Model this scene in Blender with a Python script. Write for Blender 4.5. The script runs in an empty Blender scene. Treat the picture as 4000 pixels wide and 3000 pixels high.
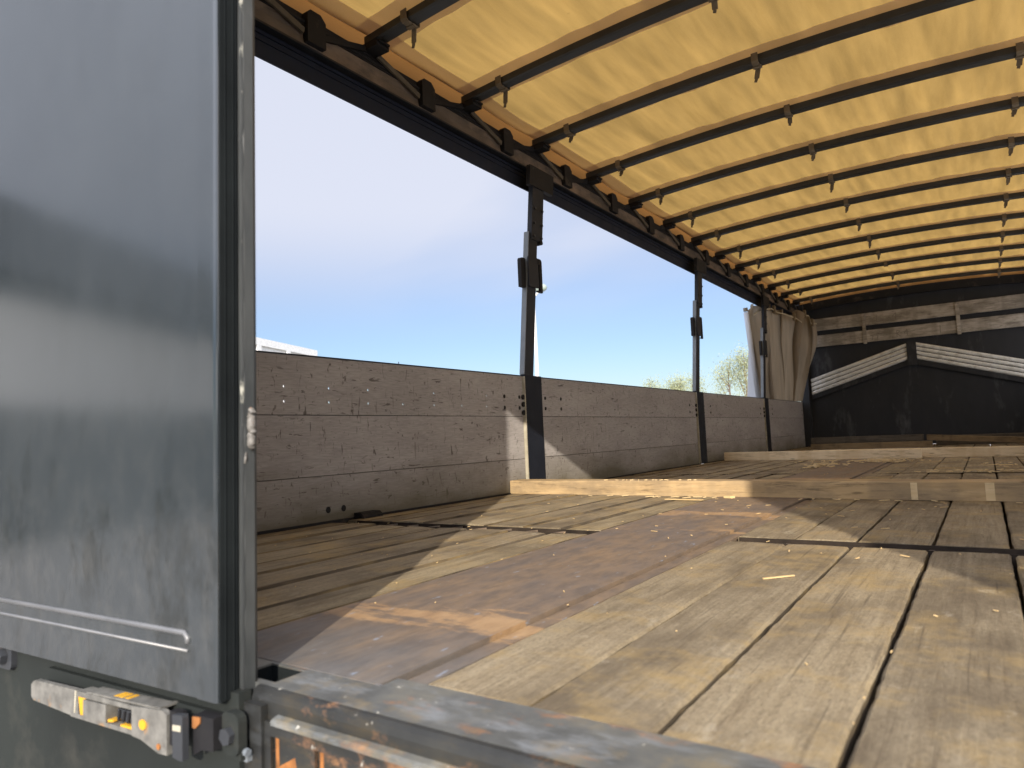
import bpy, bmesh, math, random
from mathutils import Vector, Matrix, noise as mnoise

random.seed(11)
SC = bpy.context.scene
COL = SC.collection
S = 0.26                      # metres per scene unit (unit = camera height above the cargo floor)
GZ = -4.5                     # yard level, in units below the cargo floor

# ------------------------------------------------------------------ camera
cam_d = bpy.data.cameras.new('camera')
cam = bpy.data.objects.new('camera', cam_d)
COL.objects.link(cam)
cam_d.sensor_width = 36.0
cam_d.lens = 24.38
cam_d.clip_start = 0.02
cam_d.clip_end = 3000
R = Vector((0.82524931, 0.56318431, -0.04227316))
Uv = Vector((0.07950803, -0.0417476, 0.99595964))
F = Vector((-0.55914404, 0.82527606, 0.07922985))
m = Matrix.Identity(4)
for i in range(3):
    m[i][0], m[i][1], m[i][2] = R[i], Uv[i], -F[i]
m[2][3] = 1.0 * S
cam.matrix_world = m
cam_d.dof.use_dof = True
cam_d.dof.focus_distance = 2.6
cam_d.dof.aperture_fstop = 7.0
SC.camera = cam

# ------------------------------------------------------------------ sun, sky, exposure
SUN_TO = Vector((0.4416, -0.8154, 0.3743)).normalized()
sun_d = bpy.data.lights.new('sun', 'SUN')
sun_d.energy = 4.4
sun_d.angle = math.radians(0.55)
sun_d.color = (1.0, 0.89, 0.75)
sun = bpy.data.objects.new('sun', sun_d)
sun.rotation_euler = (-SUN_TO).to_track_quat('-Z', 'Y').to_euler()
sun.location = (4, -8, 6)
COL.objects.link(sun)

world = bpy.data.worlds.new('World')
SC.world = world
world.use_nodes = True
wn = world.node_tree
for n in list(wn.nodes):
    wn.nodes.remove(n)
wl = wn.links.new
sky = wn.nodes.new('ShaderNodeTexSky')
sky.sky_type = 'NISHITA'
sky.sun_disc = False
sky.sun_elevation = math.radians(22.0)
sky.sun_rotation = math.atan2(SUN_TO.x, SUN_TO.y)
sky.air_density = 1.0
sky.dust_density = 0.8
sky.ozone_density = 2.0
tc = wn.nodes.new('ShaderNodeTexCoord')
sep = wn.nodes.new('ShaderNodeSeparateXYZ')
wl(tc.outputs['Generated'], sep.inputs[0])
zc = wn.nodes.new('ShaderNodeMath'); zc.operation = 'MAXIMUM'
wl(sep.outputs[2], zc.inputs[0]); zc.inputs[1].default_value = 0.0
za = wn.nodes.new('ShaderNodeMath'); za.operation = 'ADD'
wl(zc.outputs[0], za.inputs[0]); za.inputs[1].default_value = 0.16
dv = []
for k in (0, 1):
    d_ = wn.nodes.new('ShaderNodeMath'); d_.operation = 'DIVIDE'
    wl(sep.outputs[k], d_.inputs[0]); wl(za.outputs[0], d_.inputs[1]); dv.append(d_)
cmb = wn.nodes.new('ShaderNodeCombineXYZ')
wl(dv[0].outputs[0], cmb.inputs[0]); wl(dv[1].outputs[0], cmb.inputs[1])
mp = wn.nodes.new('ShaderNodeMapping')
mp.inputs['Rotation'].default_value = (0, 0, math.radians(28))
mp.inputs['Scale'].default_value = (0.42, 0.85, 1)
mp.inputs['Location'].default_value = (3.05, 1.2, 0)
wl(cmb.outputs[0], mp.inputs[0])
cn = wn.nodes.new('ShaderNodeTexNoise')
cn.inputs['Scale'].default_value = 0.55
cn.inputs['Detail'].default_value = 5
cn.inputs['Roughness'].default_value = 0.45
wl(mp.outputs[0], cn.inputs['Vector'])
cr = wn.nodes.new('ShaderNodeValToRGB')
cr.color_ramp.elements[0].position = 0.24
cr.color_ramp.elements[1].position = 0.41
wl(cn.outputs[0], cr.inputs[0])
hz = wn.nodes.new('ShaderNodeMapRange')       # cirrus thins out towards the horizon
wl(zc.outputs[0], hz.inputs[0])
hz.interpolation_type = 'SMOOTHSTEP'
hz.inputs[1].default_value = 0.11; hz.inputs[2].default_value = 0.33
hz.inputs[3].default_value = 0.06; hz.inputs[4].default_value = 1.0
cm = wn.nodes.new('ShaderNodeMath'); cm.operation = 'MULTIPLY'
wl(cr.outputs[0], cm.inputs[0]); wl(hz.outputs[0], cm.inputs[1])
cm2 = wn.nodes.new('ShaderNodeMath'); cm2.operation = 'MULTIPLY'
wl(cm.outputs[0], cm2.inputs[0]); cm2.inputs[1].default_value = 0.92
smix = wn.nodes.new('ShaderNodeMixRGB')
tint = wn.nodes.new('ShaderNodeMixRGB'); tint.blend_type = 'MULTIPLY'; tint.inputs[0].default_value = 1.0
tint.inputs[2].default_value = (0.76, 0.80, 0.93, 1)
wl(sky.outputs[0], tint.inputs[1])
# cirrus brightened towards the unseen sun to add fill light through the rear
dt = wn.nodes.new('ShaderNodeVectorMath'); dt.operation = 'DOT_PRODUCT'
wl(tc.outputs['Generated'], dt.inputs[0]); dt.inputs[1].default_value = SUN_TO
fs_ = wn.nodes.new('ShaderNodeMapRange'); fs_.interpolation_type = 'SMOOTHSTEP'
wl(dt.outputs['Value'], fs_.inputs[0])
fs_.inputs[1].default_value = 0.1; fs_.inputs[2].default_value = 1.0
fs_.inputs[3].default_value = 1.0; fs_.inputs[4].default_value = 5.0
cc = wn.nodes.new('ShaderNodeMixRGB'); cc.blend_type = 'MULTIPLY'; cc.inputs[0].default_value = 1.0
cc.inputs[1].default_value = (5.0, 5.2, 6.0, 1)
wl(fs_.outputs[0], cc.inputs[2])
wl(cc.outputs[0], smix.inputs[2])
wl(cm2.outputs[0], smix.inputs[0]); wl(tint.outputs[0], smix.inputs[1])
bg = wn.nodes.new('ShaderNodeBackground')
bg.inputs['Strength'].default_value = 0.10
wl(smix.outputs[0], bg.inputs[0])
wo = wn.nodes.new('ShaderNodeOutputWorld')
wl(bg.outputs[0], wo.inputs[0])

vs = SC.view_settings
vs.view_transform = 'Standard'
vs.look = 'None'
vs.exposure = 0.65
vs.gamma = 1.0
vs.use_curve_mapping = False
SC.cycles.max_bounces = 10
SC.cycles.diffuse_bounces = 6
SC.cycles.transmission_bounces = 6
SC.cycles.sample_clamp_indirect = 6.0

# ------------------------------------------------------------------ mesh helpers (coordinates in units)
def build(name, bm, mat, parent=None, smooth=False, label=None, kind=None):
    off = Vector((0, 0, 0))
    if parent is not None:
        p = parent
        while p is not None:
            off += p.location
            p = p.parent
    me = bpy.data.meshes.new(name)
    bmesh.ops.recalc_face_normals(bm, faces=bm.faces)
    for v in bm.verts:
        v.co = v.co * S - off
    bm.to_mesh(me)
    bm.free()
    if isinstance(mat, (list, tuple)):
        for mm in mat:
            me.materials.append(mm)
    else:
        me.materials.append(mat)
    if smooth:
        for p in me.polygons:
            p.use_smooth = True
    o = bpy.data.objects.new(name, me)
    COL.objects.link(o)
    if parent is not None:
        o.parent = parent
    if label:
        o['label'] = label
    if kind:
        o['kind'] = kind
    return o

def thing(name, label, cat, at=(0, 0, 0), group=None, kind=None):
    o = bpy.data.objects.new(name, None)
    o.empty_display_size = 0.05
    o.location = Vector(at) * S
    COL.objects.link(o)
    o['label'] = label
    o['category'] = cat
    if group:
        o['group'] = group
    if kind:
        o['kind'] = kind
    return o

def tag(o, label, cat, group=None, kind=None):
    o['label'] = label
    o['category'] = cat
    if group:
        o['group'] = group
    if kind:
        o['kind'] = kind
    return o

def NB():
    return bmesh.new()

def box(bm, x0, x1, y0, y1, z0, z1, mi=0):
    vs_ = [bm.verts.new((x, y, z)) for x in (x0, x1) for y in (y0, y1) for z in (z0, z1)]
    fs = []
    for f in ((0, 1, 3, 2), (4, 6, 7, 5), (0, 4, 5, 1), (2, 3, 7, 6), (0, 2, 6, 4), (1, 5, 7, 3)):
        fc = bm.faces.new([vs_[i] for i in f]); fc.material_index = mi; fs.append(fc)
    return vs_

def bar(bm, a, b, w, h, up=(0, 0, 1)):
    a, b = Vector(a), Vector(b)
    d = (b - a).normalized()
    s = d.cross(Vector(up)).normalized()
    u = s.cross(d).normalized()
    q = [bm.verts.new(p + s * (sx * w / 2) + u * (sz * h / 2)) for p in (a, b) for sx, sz in ((-1, -1), (1, -1), (1, 1), (-1, 1))]
    for f in ((0, 1, 2, 3), (7, 6, 5, 4), (0, 4, 5, 1), (1, 5, 6, 2), (2, 6, 7, 3), (3, 7, 4, 0)):
        bm.faces.new([q[i] for i in f])
    return q

def tube(bm, pts, rad, seg=8, cap=True):
    rings = []
    for i, p in enumerate(pts):
        p = Vector(p)
        d = (Vector(pts[min(i + 1, len(pts) - 1)]) - Vector(pts[max(i - 1, 0)])).normalized()
        s = d.cross(Vector((0.3, 0.2, 1)) if abs(d.z) < 0.95 else Vector((1, 0, 0))).normalized()
        u = s.cross(d)
        r = rad[i] if isinstance(rad, (list, tuple)) else rad
        rings.append([bm.verts.new(p + s * (r * math.cos(2 * math.pi * k / seg)) + u * (r * math.sin(2 * math.pi * k / seg))) for k in range(seg)])
    for a, b in zip(rings, rings[1:]):
        for k in range(seg):
            bm.faces.new((a[k], a[(k + 1) % seg], b[(k + 1) % seg], b[k]))
    if cap:
        bm.faces.new(rings[0]); bm.faces.new(list(reversed(rings[-1])))

def prism(bm, pts, axis, a, b):
    """closed 2-D outline pts extruded along axis from a to b; the outline is in the two other axes, in xyz order"""
    def mk(p, t):
        if axis == 'x': return (t, p[0], p[1])
        if axis == 'y': return (p[0], t, p[1])
        return (p[0], p[1], t)
    A = [bm.verts.new(mk(p, a)) for p in pts]
    B = [bm.verts.new(mk(p, b)) for p in pts]
    n = len(pts)
    bm.faces.new(A); bm.faces.new(list(reversed(B)))
    for i in range(n):
        bm.faces.new((A[i], B[i], B[(i + 1) % n], A[(i + 1) % n]))

def ngon(cx, cy, r, n=10, ph=0.0, ry=None):
    ry = r if ry is None else ry
    return [(cx + r * math.cos(ph + 2 * math.pi * k / n), cy + ry * math.sin(ph + 2 * math.pi * k / n)) for k in range(n)]

def rrect(x0, x1, y0, y1, r, n=3, corners=(1, 1, 1, 1)):
    out = []
    for (cx, cy, a0, on) in ((x1 - r, y1 - r, 0, corners[0]), (x0 + r, y1 - r, 90, corners[1]), (x0 + r, y0 + r, 180, corners[2]), (x1 - r, y0 + r, 270, corners[3])):
        if on:
            for k in range(n + 1):
                t = math.radians(a0 + 90 * k / n)
                out.append((cx + r * math.cos(t), cy + r * math.sin(t)))
        else:
            sx = 1 if a0 in (0, 270) else -1; sy = 1 if a0 in (0, 90) else -1
            out.append((cx + sx * r, cy + sy * r))
    return out

def bevel(bm, w, seg=2, ang=30):
    es = [e for e in bm.edges if len(e.link_faces) == 2 and e.calc_face_angle(0) > math.radians(ang)]
    bmesh.ops.bevel(bm, geom=es, offset=w, segments=seg, profile=0.5, affect='EDGES', clamp_overlap=True)

def lin(a, b, n):
    return [a + (b - a) * i / n for i in range(n + 1)]

def copy_tree(o, parent=None):
    c = o.copy(); COL.objects.link(c); c.parent = parent
    for ch in list(o.children):
        copy_tree(ch, c)
    return c

# ------------------------------------------------------------------ material helpers
class Mat:
    def __init__(self, name):
        self.m = bpy.data.materials.new(name)
        self.m.use_nodes = True
        self.t = self.m.node_tree
        self.p = self.t.nodes['Principled BSDF']
        self.out = self.t.nodes['Material Output']
        self._pos = None
    def N(self, typ, **kw):
        n = self.t.nodes.new(typ)
        for k, v in kw.items():
            setattr(n, k, v)
        return n
    def L(self, a, b):
        self.t.links.new(a, b)
    def pos(self, scale=(1, 1, 1), loc=(0, 0, 0), rnd=0.0, rot=(0, 0, 0)):
        g = self.N('ShaderNodeNewGeometry')
        src = g.outputs['Position']
        if rnd:
            oi = self.N('ShaderNodeObjectInfo')
            mu = self.N('ShaderNodeVectorMath', operation='SCALE')
            cb = self.N('ShaderNodeCombineXYZ')
            self.L(oi.outputs['Random'], cb.inputs[0]); self.L(oi.outputs['Random'], cb.inputs[1]); self.L(oi.outputs['Random'], cb.inputs[2])
            self.L(cb.outputs[0], mu.inputs[0]); mu.inputs[3].default_value = rnd
            ad = self.N('ShaderNodeVectorMath', operation='ADD')
            self.L(src, ad.inputs[0]); self.L(mu.outputs[0], ad.inputs[1])
            src = ad.outputs[0]
        mp_ = self.N('ShaderNodeMapping')
        mp_.inputs['Scale'].default_value = scale
        mp_.inputs['Location'].default_value = loc
        mp_.inputs['Rotation'].default_value = rot
        self.L(src, mp_.inputs[0])
        return mp_.outputs[0]
    def noise(self, vec, scale=1.0, detail=4, rough=0.55, dist=0.0):
        n = self.N('ShaderNodeTexNoise')
        n.inputs['Scale'].default_value = scale; n.inputs['Detail'].default_value = detail
        n.inputs['Roughness'].default_value = rough; n.inputs['Distortion'].default_value = dist
        self.L(vec, n.inputs['Vector'])
        return n.outputs[0]
    def ramp(self, fac, stops, interp='LINEAR'):
        r = self.N('ShaderNodeValToRGB')
        r.color_ramp.interpolation = interp
        el = r.color_ramp.elements
        while len(el) < len(stops):
            el.new(0.5)
        for e, (p, c) in zip(el, stops):
            e.position = p
            e.color = (c, c, c, 1) if isinstance(c, (int, float)) else (c[0], c[1], c[2], 1)
        self.L(fac, r.inputs[0])
        return r.outputs[0]
    def mix(self, fac, a, b, mode='MIX'):
        n = self.N('ShaderNodeMixRGB', blend_type=mode)
        for s, i in ((fac, 0), (a, 1), (b, 2)):
            if isinstance(s, (int, float)):
                n.inputs[i].default_value = s if i == 0 else (s, s, s, 1)
            elif isinstance(s, (tuple, list)):
                n.inputs[i].default_value = (s[0], s[1], s[2], 1)
            else:
                self.L(s, n.inputs[i])
        return n.outputs[0]
    def math(self, op, a, b=0.0, clamp=False):
        n = self.N('ShaderNodeMath', operation=op, use_clamp=clamp)
        for s, i in ((a, 0), (b, 1)):
            if isinstance(s, (int, float)):
                n.inputs[i].default_value = s
            else:
                self.L(s, n.inputs[i])
        return n.outputs[0]
    def rnd(self):
        return self.N('ShaderNodeObjectInfo').outputs['Random']
    def color(self, c):
        if isinstance(c, (tuple, list)):
            self.p.inputs['Base Color'].default_value = (c[0], c[1], c[2], 1)
        else:
            self.L(c, self.p.inputs['Base Color'])
    def set(self, rough=None, metal=None, spec=None, coat=None):
        for v, k in ((rough, 'Roughness'), (metal, 'Metallic'), (spec, 'Specular IOR Level'), (coat, 'Coat Weight')):
            if v is None:
                continue
            if isinstance(v, (int, float)):
                self.p.inputs[k].default_value = v
            else:
                self.L(v, self.p.inputs[k])
    def bump(self, h, strength=0.3, dist=0.002):
        b = self.N('ShaderNodeBump')
        b.inputs['Strength'].default_value = strength
        b.inputs['Distance'].default_value = dist
        self.L(h, b.inputs['Height'])
        self.L(b.outputs[0], self.p.inputs['Normal'])

def sepz(M_, k):
    g = M_.N('ShaderNodeNewGeometry'); s = M_.N('ShaderNodeSeparateXYZ')
    M_.L(g.outputs['Position'], s.inputs[0])
    return s.outputs[k]

# weathered floor plank
def mat_plank():
    M_ = Mat('weathered_plank')
    grain = M_.noise(M_.pos((85, 5.0, 85), rnd=37), 1.0, 9, 0.66)
    fine = M_.noise(M_.pos((260, 120, 260), rnd=11), 1.0, 5, 0.7)
    stain = M_.noise(M_.pos((6.5, 3.6, 6.5), rnd=9), 1.0, 9, 0.68)
    base = M_.ramp(grain, [(0.27, (0.155, 0.125, 0.092)), (0.43, (0.245, 0.208, 0.156)), (0.58, (0.285, 0.246, 0.188)), (0.76, (0.35, 0.308, 0.245))])
    base = M_.mix(1.0, base, M_.ramp(fine, [(0.28, 0.62), (0.50, 1.0), (0.72, 1.22)]), 'MULTIPLY')
    base = M_.mix(M_.ramp(stain, [(0.36, 0.85), (0.56, 0.0)]), base, (0.120, 0.098, 0.074))
    tone = M_.ramp(M_.rnd(), [(0.0, (0.82, 0.81, 0.80)), (0.5, (1.0, 0.98, 0.94)), (1.0, (1.13, 1.12, 1.04))])
    base = M_.mix(1.0, base, tone, 'MULTIPLY')
    dust = M_.noise(M_.pos((6, 7, 6), (3.3, 0, 0), rnd=3), 1.0, 9, 0.72)
    base = M_.mix(M_.ramp(dust, [(0.50, 0.0), (0.70, 0.75)]), base, (0.36, 0.265, 0.125))
    scuff = M_.noise(M_.pos((16, 9, 16), (0, 4.1, 0), rnd=6), 1.0, 8, 0.75)
    base = M_.mix(M_.ramp(scuff, [(0.60, 0.0), (0.73, 0.6)]), base, (0.46, 0.43, 0.37))
    crack = M_.noise(M_.pos((150, 3.6, 150), (0, 1.7, 0), rnd=8), 1.0, 4, 0.6)
    base = M_.mix(M_.ramp(crack, [(0.62, 0.0), (0.69, 0.6)]), base, (0.085, 0.068, 0.052))
    base = M_.mix(1.0, base, (1.0, 0.97, 0.87), 'MULTIPLY')
    M_.color(base)
    M_.set(rough=M_.ramp(grain, [(0.3, 0.9), (0.7, 0.72)]), spec=0.25)
    M_.bump(M_.mix(0.4, grain, fine), 0.7, 0.004)
    return M_.m

def mat_rust():
    M_ = Mat('rusty_steel')
    a = M_.noise(M_.pos((9, 3.2, 9)), 1.0, 9, 0.68)
    b = M_.noise(M_.pos((42, 14, 42), (5, 0, 0)), 1.0, 6, 0.7)
    base = M_.ramp(a, [(0.30, (0.125, 0.103, 0.086)), (0.46, (0.18, 0.134, 0.096)), (0.60, (0.225, 0.158, 0.098)), (0.75, (0.28, 0.17, 0.080))])
    base = M_.mix(M_.ramp(b, [(0.38, 0.55), (0.56, 0.0)]), base, (0.085, 0.070, 0.060))
    y = sepz(M_, 1)
    wob = M_.noise(M_.pos((5, 15, 5), (1.5, 0, 0)), 1.0, 9, 0.70)
    fac = None
    for y0, w in ((3.10, 0.22), (8.35, 0.30), (6.95, 0.03), (14.2, 0.3)):       # bands of fresh rust where water stands
        d = M_.math('ABSOLUTE', M_.math('SUBTRACT', y, y0 * S))
        band = M_.math('SUBTRACT', w * S, d)
        band = M_.math('ADD', band, M_.math('MULTIPLY', M_.math('SUBTRACT', wob, 0.53), 0.42))
        band = M_.ramp(M_.math('MULTIPLY', band, 14.0), [(0.0, 0.0), (0.45, 1.0)])
        fac = band if fac is None else M_.math('MAXIMUM', fac, band)
    base = M_.mix(M_.math('MULTIPLY', fac, M_.ramp(b, [(0.30, 0.7), (0.5, 0.92)])), base, M_.ramp(b, [(0.35, (0.30, 0.185, 0.09)), (0.65, (0.40, 0.265, 0.14))]))
    nr = M_.ramp(M_.math('ADD', y, M_.math('MULTIPLY', M_.math('SUBTRACT', a, 0.5), 0.35)), [(0.56, 0.85), (0.74, 0.0)])
    base = M_.mix(nr, base, M_.ramp(b, [(0.35, (0.085, 0.086, 0.088)), (0.65, (0.13, 0.13, 0.128))]))
    fl = M_.noise(M_.pos((70, 24, 70), (2, 7, 0)), 1.0, 3, 0.6)                # flakes of old blue-grey paint
    base = M_.mix(M_.ramp(fl, [(0.66, 0.0), (0.72, 0.7)]), base, (0.25, 0.30, 0.38))
    M_.color(base)
    M_.set(rough=M_.ramp(a, [(0.3, 0.48), (0.65, 0.75)]), spec=0.45)
    M_.bump(b, 0.4, 0.002)
    return M_.m

def mat_sill(name='worn_grey_sill_paint', k=1.0):
    M_ = Mat(name)
    a = M_.noise(M_.pos((11, 11, 11)), 1.0, 8, 0.65)
    b = M_.noise(M_.pos((34, 34, 34), (3, 0, 0)), 1.0, 5, 0.65)
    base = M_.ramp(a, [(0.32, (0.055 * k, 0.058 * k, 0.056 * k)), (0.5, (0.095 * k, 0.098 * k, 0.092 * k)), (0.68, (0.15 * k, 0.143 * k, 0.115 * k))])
    r_ = M_.noise(M_.pos((12, 20, 20), (7, 1, 0)), 1.0, 6, 0.66)
    base = M_.mix(M_.ramp(r_, [(0.56, 0.0), (0.66, 0.85)]), base, M_.ramp(b, [(0.4, (0.15, 0.080, 0.045)), (0.6, (0.32, 0.16, 0.07))]))
    bl = M_.noise(M_.pos((8, 22, 22), (1, 5, 2)), 1.0, 7, 0.7)
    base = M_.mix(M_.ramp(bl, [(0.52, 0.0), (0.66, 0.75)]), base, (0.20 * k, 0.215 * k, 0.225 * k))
    yd = M_.noise(M_.pos((9, 9, 30), (4, 8, 1)), 1.0, 8, 0.74)
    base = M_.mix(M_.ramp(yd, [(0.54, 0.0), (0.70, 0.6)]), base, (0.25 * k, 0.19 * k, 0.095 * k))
    w = M_.noise(M_.pos((60, 60, 60), (0, 0, 5)), 1.0, 3, 0.6)
    base = M_.mix(M_.ramp(w, [(0.68, 0.0), (0.73, 0.8)]), base, (0.48, 0.46, 0.40))
    M_.color(base)
    M_.set(rough=0.5, spec=0.45)
    M_.bump(b, 0.25, 0.0015)
    return M_.m

def mat_wall():
    M_ = Mat('scuffed_side_board')
    a = M_.noise(M_.pos((5, 2.2, 7), rnd=5), 1.0, 7, 0.6)
    base = M_.ramp(a, [(0.32, (0.255, 0.240, 0.235)), (0.52, (0.315, 0.298, 0.292)), (0.70, (0.38, 0.365, 0.355))])
    f = M_.noise(M_.pos((120, 22, 220), rnd=5), 1.0, 4, 0.6)
    base = M_.mix(0.35, base, M_.ramp(f, [(0.35, (0.20, 0.188, 0.180)), (0.65, (0.42, 0.40, 0.385))]))
    # scratches: upright and level dashes
    for sc, lo, th in (((30, 70, 15), (0, 0, 0), 0.645), ((30, 15, 85), (0, 3, 2), 0.645), ((40, 34, 34), (0, 9, 5), 0.66)):
        s = M_.noise(M_.pos(sc, lo, rnd=2), 1.0, 3, 0.62, 0.6)
        gate = M_.noise(M_.pos((3, 3.2, 5), (lo[1], 0, 4)), 1.0, 2, 0.5)
        k = M_.math('MULTIPLY', M_.ramp(s, [(th - 0.015, 0.0), (th + 0.035, 0.8)]), M_.ramp(gate, [(0.36, 0.35), (0.54, 1.0)]))
        base = M_.mix(k, base, (0.055, 0.043, 0.038))
    # greenish grime where the boards meet the floor
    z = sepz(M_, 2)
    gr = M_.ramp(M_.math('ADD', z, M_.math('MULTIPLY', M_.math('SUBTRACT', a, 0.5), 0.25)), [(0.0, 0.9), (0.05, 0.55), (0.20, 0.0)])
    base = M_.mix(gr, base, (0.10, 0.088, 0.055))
    M_.color(base)
    M_.set(rough=0.6, spec=0.35)
    M_.bump(f, 0.12, 0.001)
    return M_.m

def mat_dark(name, col, col2, rough=0.45, sc=(14, 14, 14), dust=None, th=(0.55, 0.75), spec=0.5, metal=0.0):
    M_ = Mat(name)
    a = M_.noise(M_.pos(sc), 1.0, 6, 0.62)
    base = M_.ramp(a, [(0.32, col), (0.68, col2)])
    if dust:
        d = M_.noise(M_.pos(tuple(v * 0.6 for v in sc), (4, 2, 1)), 1.0, 7, 0.68)
        base = M_.mix(M_.ramp(d, [(th[0], 0.0), (th[1], 0.85)]), base, dust)
    M_.color(base)
    M_.set(rough=M_.ramp(a, [(0.3, rough), (0.7, min(1, rough + 0.2))]), spec=spec, metal=metal)
    M_.bump(a, 0.1, 0.001)
    return M_.m

def mat_timber(name, c0, c1, stain, along='x', st=(0.56, 0.70)):
    M_ = Mat(name)
    lo = 3.2
    sc = (lo, 60, 60)
    g = M_.noise(M_.pos(sc, rnd=21), 1.0, 6, 0.6, 0.4)
    base = M_.ramp(g, [(0.3, c0), (0.7, c1)])
    s = M_.noise(M_.pos((4.2, 9, 9), (0, 2, 0), rnd=13), 1.0, 6, 0.66)
    base = M_.mix(M_.ramp(s, [(st[0], 0.0), (st[1], 0.8)]), base, stain)
    s2 = M_.noise(M_.pos((7, 9, 70), (5, 2, 0), rnd=13), 1.0, 6, 0.75)
    base = M_.mix(M_.ramp(s2, [(0.53, 0.0), (0.66, 0.7)]), base, tuple(v * 0.45 for v in stain))
    vb = M_.noise(M_.pos((5.5, 0.1, 0.1), (9, 0, 0), rnd=5), 1.0, 3, 0.6)
    base = M_.mix(M_.ramp(vb, [(0.40, 0.45), (0.52, 0.0)]), base, stain)
    kn = M_.N('ShaderNodeTexVoronoi'); kn.inputs['Scale'].default_value = 1.0
    M_.L(M_.pos((5.5, 9, 24), rnd=17), kn.inputs['Vector'])
    base = M_.mix(M_.ramp(kn.outputs['Distance'], [(0.05, 0.75), (0.13, 0.0)]), base, tuple(v * 0.4 for v in c0))
    M_.color(base)
    M_.set(rough=0.72, spec=0.3)
    M_.bump(g, 0.3, 0.0015)
    return M_.m

def mat_cloth(name, col, trans, tfac, streak=0.25, sc=(6, 0.8, 3), fine=320):
    """PVC tarpaulin: reflects a little and lets daylight through"""
    M_ = Mat(name)
    a = M_.noise(M_.pos(sc), 1.0, 5, 0.55)
    w = M_.noise(M_.pos((fine, fine, fine)), 1.0, 2, 0.5)
    k = M_.ramp(a, [(0.3, 1.0 - streak), (0.7, 1.0)])
    k = M_.mix(1.0, k, M_.ramp(w, [(0.3, 0.90), (0.7, 1.0)]), 'MULTIPLY')
    sp = M_.noise(M_.pos((22, 22, 22), (3, 1, 0)), 1.0, 3, 0.6)
    k = M_.mix(M_.ramp(sp, [(0.70, 0.0), (0.76, 0.35)]), k, 0.5)
    d = M_.N('ShaderNodeBsdfDiffuse'); t = M_.N('ShaderNodeBsdfTranslucent'); mx = M_.N('ShaderNodeMixShader')
    M_.L(M_.mix(1.0, k, col, 'MULTIPLY'), d.inputs[0])
    M_.L(M_.mix(1.0, k, trans, 'MULTIPLY'), t.inputs[0])
    mx.inputs[0].default_value = tfac
    M_.L(d.outputs[0], mx.inputs[1]); M_.L(t.outputs[0], mx.inputs[2])
    M_.L(mx.outputs[0], M_.out.inputs[0])
    return M_.m

def mat_door():
    M_ = Mat('glossy_dark_grey_door_paint')
    a = M_.noise(M_.pos((3.2, 3.2, 2.2)), 1.0, 5, 0.6)
    base = M_.ramp(a, [(0.35, (0.019, 0.0245, 0.0285)), (0.65, (0.027, 0.0335, 0.038))])
    st = M_.noise(M_.pos((13, 13, 6.0), (2, 0, 0)), 1.0, 8, 0.72)               # handling marks and run-off
    low = M_.ramp(M_.math('MULTIPLY', sepz(M_, 2), 2.2), [(0.25, 1.0), (0.75, 0.15)])     # hands reach only the lower part
    base = M_.mix(M_.math('MULTIPLY', M_.ramp(st, [(0.50, 0.0), (0.62, 0.85)]), low), base, (0.009, 0.012, 0.012))
    du = M_.noise(M_.pos((30, 30, 22), (6, 0, 2)), 1.0, 8, 0.75)
    base = M_.mix(M_.math('MULTIPLY', M_.ramp(du, [(0.46, 0.0), (0.72, 0.32)]), low), base, (0.085, 0.085, 0.080))
    M_.color(base)
    M_.set(rough=M_.ramp(a, [(0.3, 0.10), (0.7, 0.16)]), spec=1.0)
    wv = M_.noise(M_.pos((2.4, 2.4, 3.4)), 1.0, 2, 0.4)
    M_.bump(wv, 0.05, 0.02)
    return M_.m

def mat_latch():
    M_ = Mat('zinc_latch_with_yellow_paint')
    a = M_.noise(M_.pos((60, 60, 60)), 1.0, 5, 0.6)
    base = M_.ramp(a, [(0.35, (0.105, 0.102, 0.092)), (0.65, (0.19, 0.184, 0.165))])
    r_ = M_.noise(M_.pos((40, 40, 40), (3, 0, 0)), 1.0, 5, 0.6)
    base = M_.mix(M_.ramp(r_, [(0.60, 0.0), (0.68, 0.7)]), base, (0.30, 0.17, 0.07))
    M_.color(base); M_.set(rough=0.5, spec=0.5, metal=0.15)
    return M_.m

def flat(name, c, rough=0.6, spec=0.4, metal=0.0):
    return mat_dark(name, tuple(v * 0.86 for v in c), tuple(min(1, v * 1.12) for v in c), rough, spec=spec, metal=metal)

PLANK = mat_plank(); RUST = mat_rust(); SILL = mat_sill(); SILLF = mat_sill('dark_sill_front_paint', 0.22); WALL = mat_wall()  # SILLF is the sill paint in a much darker tone
POST = mat_dark('dark_blue_black_stake_paint', (0.006, 0.008, 0.014), (0.011, 0.014, 0.022), 0.5, spec=0.2, dust=(0.045, 0.042, 0.034), th=(0.66, 0.78))
POSTUP = mat_dark('dark_grey_post_paint', (0.010, 0.012, 0.017), (0.017, 0.019, 0.025), 0.5, spec=0.3)
GALV = mat_dark('pale_blue_grey_post_edge', (0.13, 0.15, 0.17), (0.19, 0.21, 0.23), 0.45)
LITWEAR = mat_dark('worn_and_sunlit_edge', (0.26, 0.24, 0.18), (0.45, 0.42, 0.33), 0.5)  # worn metal, and the sunlit side of the stakes as a pale colour
DIRT = mat_dark('dark_slot_dirt', (0.020, 0.016, 0.013), (0.045, 0.034, 0.026), 0.9, sc=(20, 20, 20), spec=0.1)
JOINT = mat_dark('dirt_packed_joint', (0.045, 0.037, 0.028), (0.12, 0.098, 0.072), 0.9, sc=(40, 7, 40), spec=0.1, dust=(0.24, 0.175, 0.085), th=(0.46, 0.64))
RAIL = mat_dark('blue_black_rail_paint', (0.006, 0.010, 0.024), (0.010, 0.016, 0.032), 0.6, spec=0.25)
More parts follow.
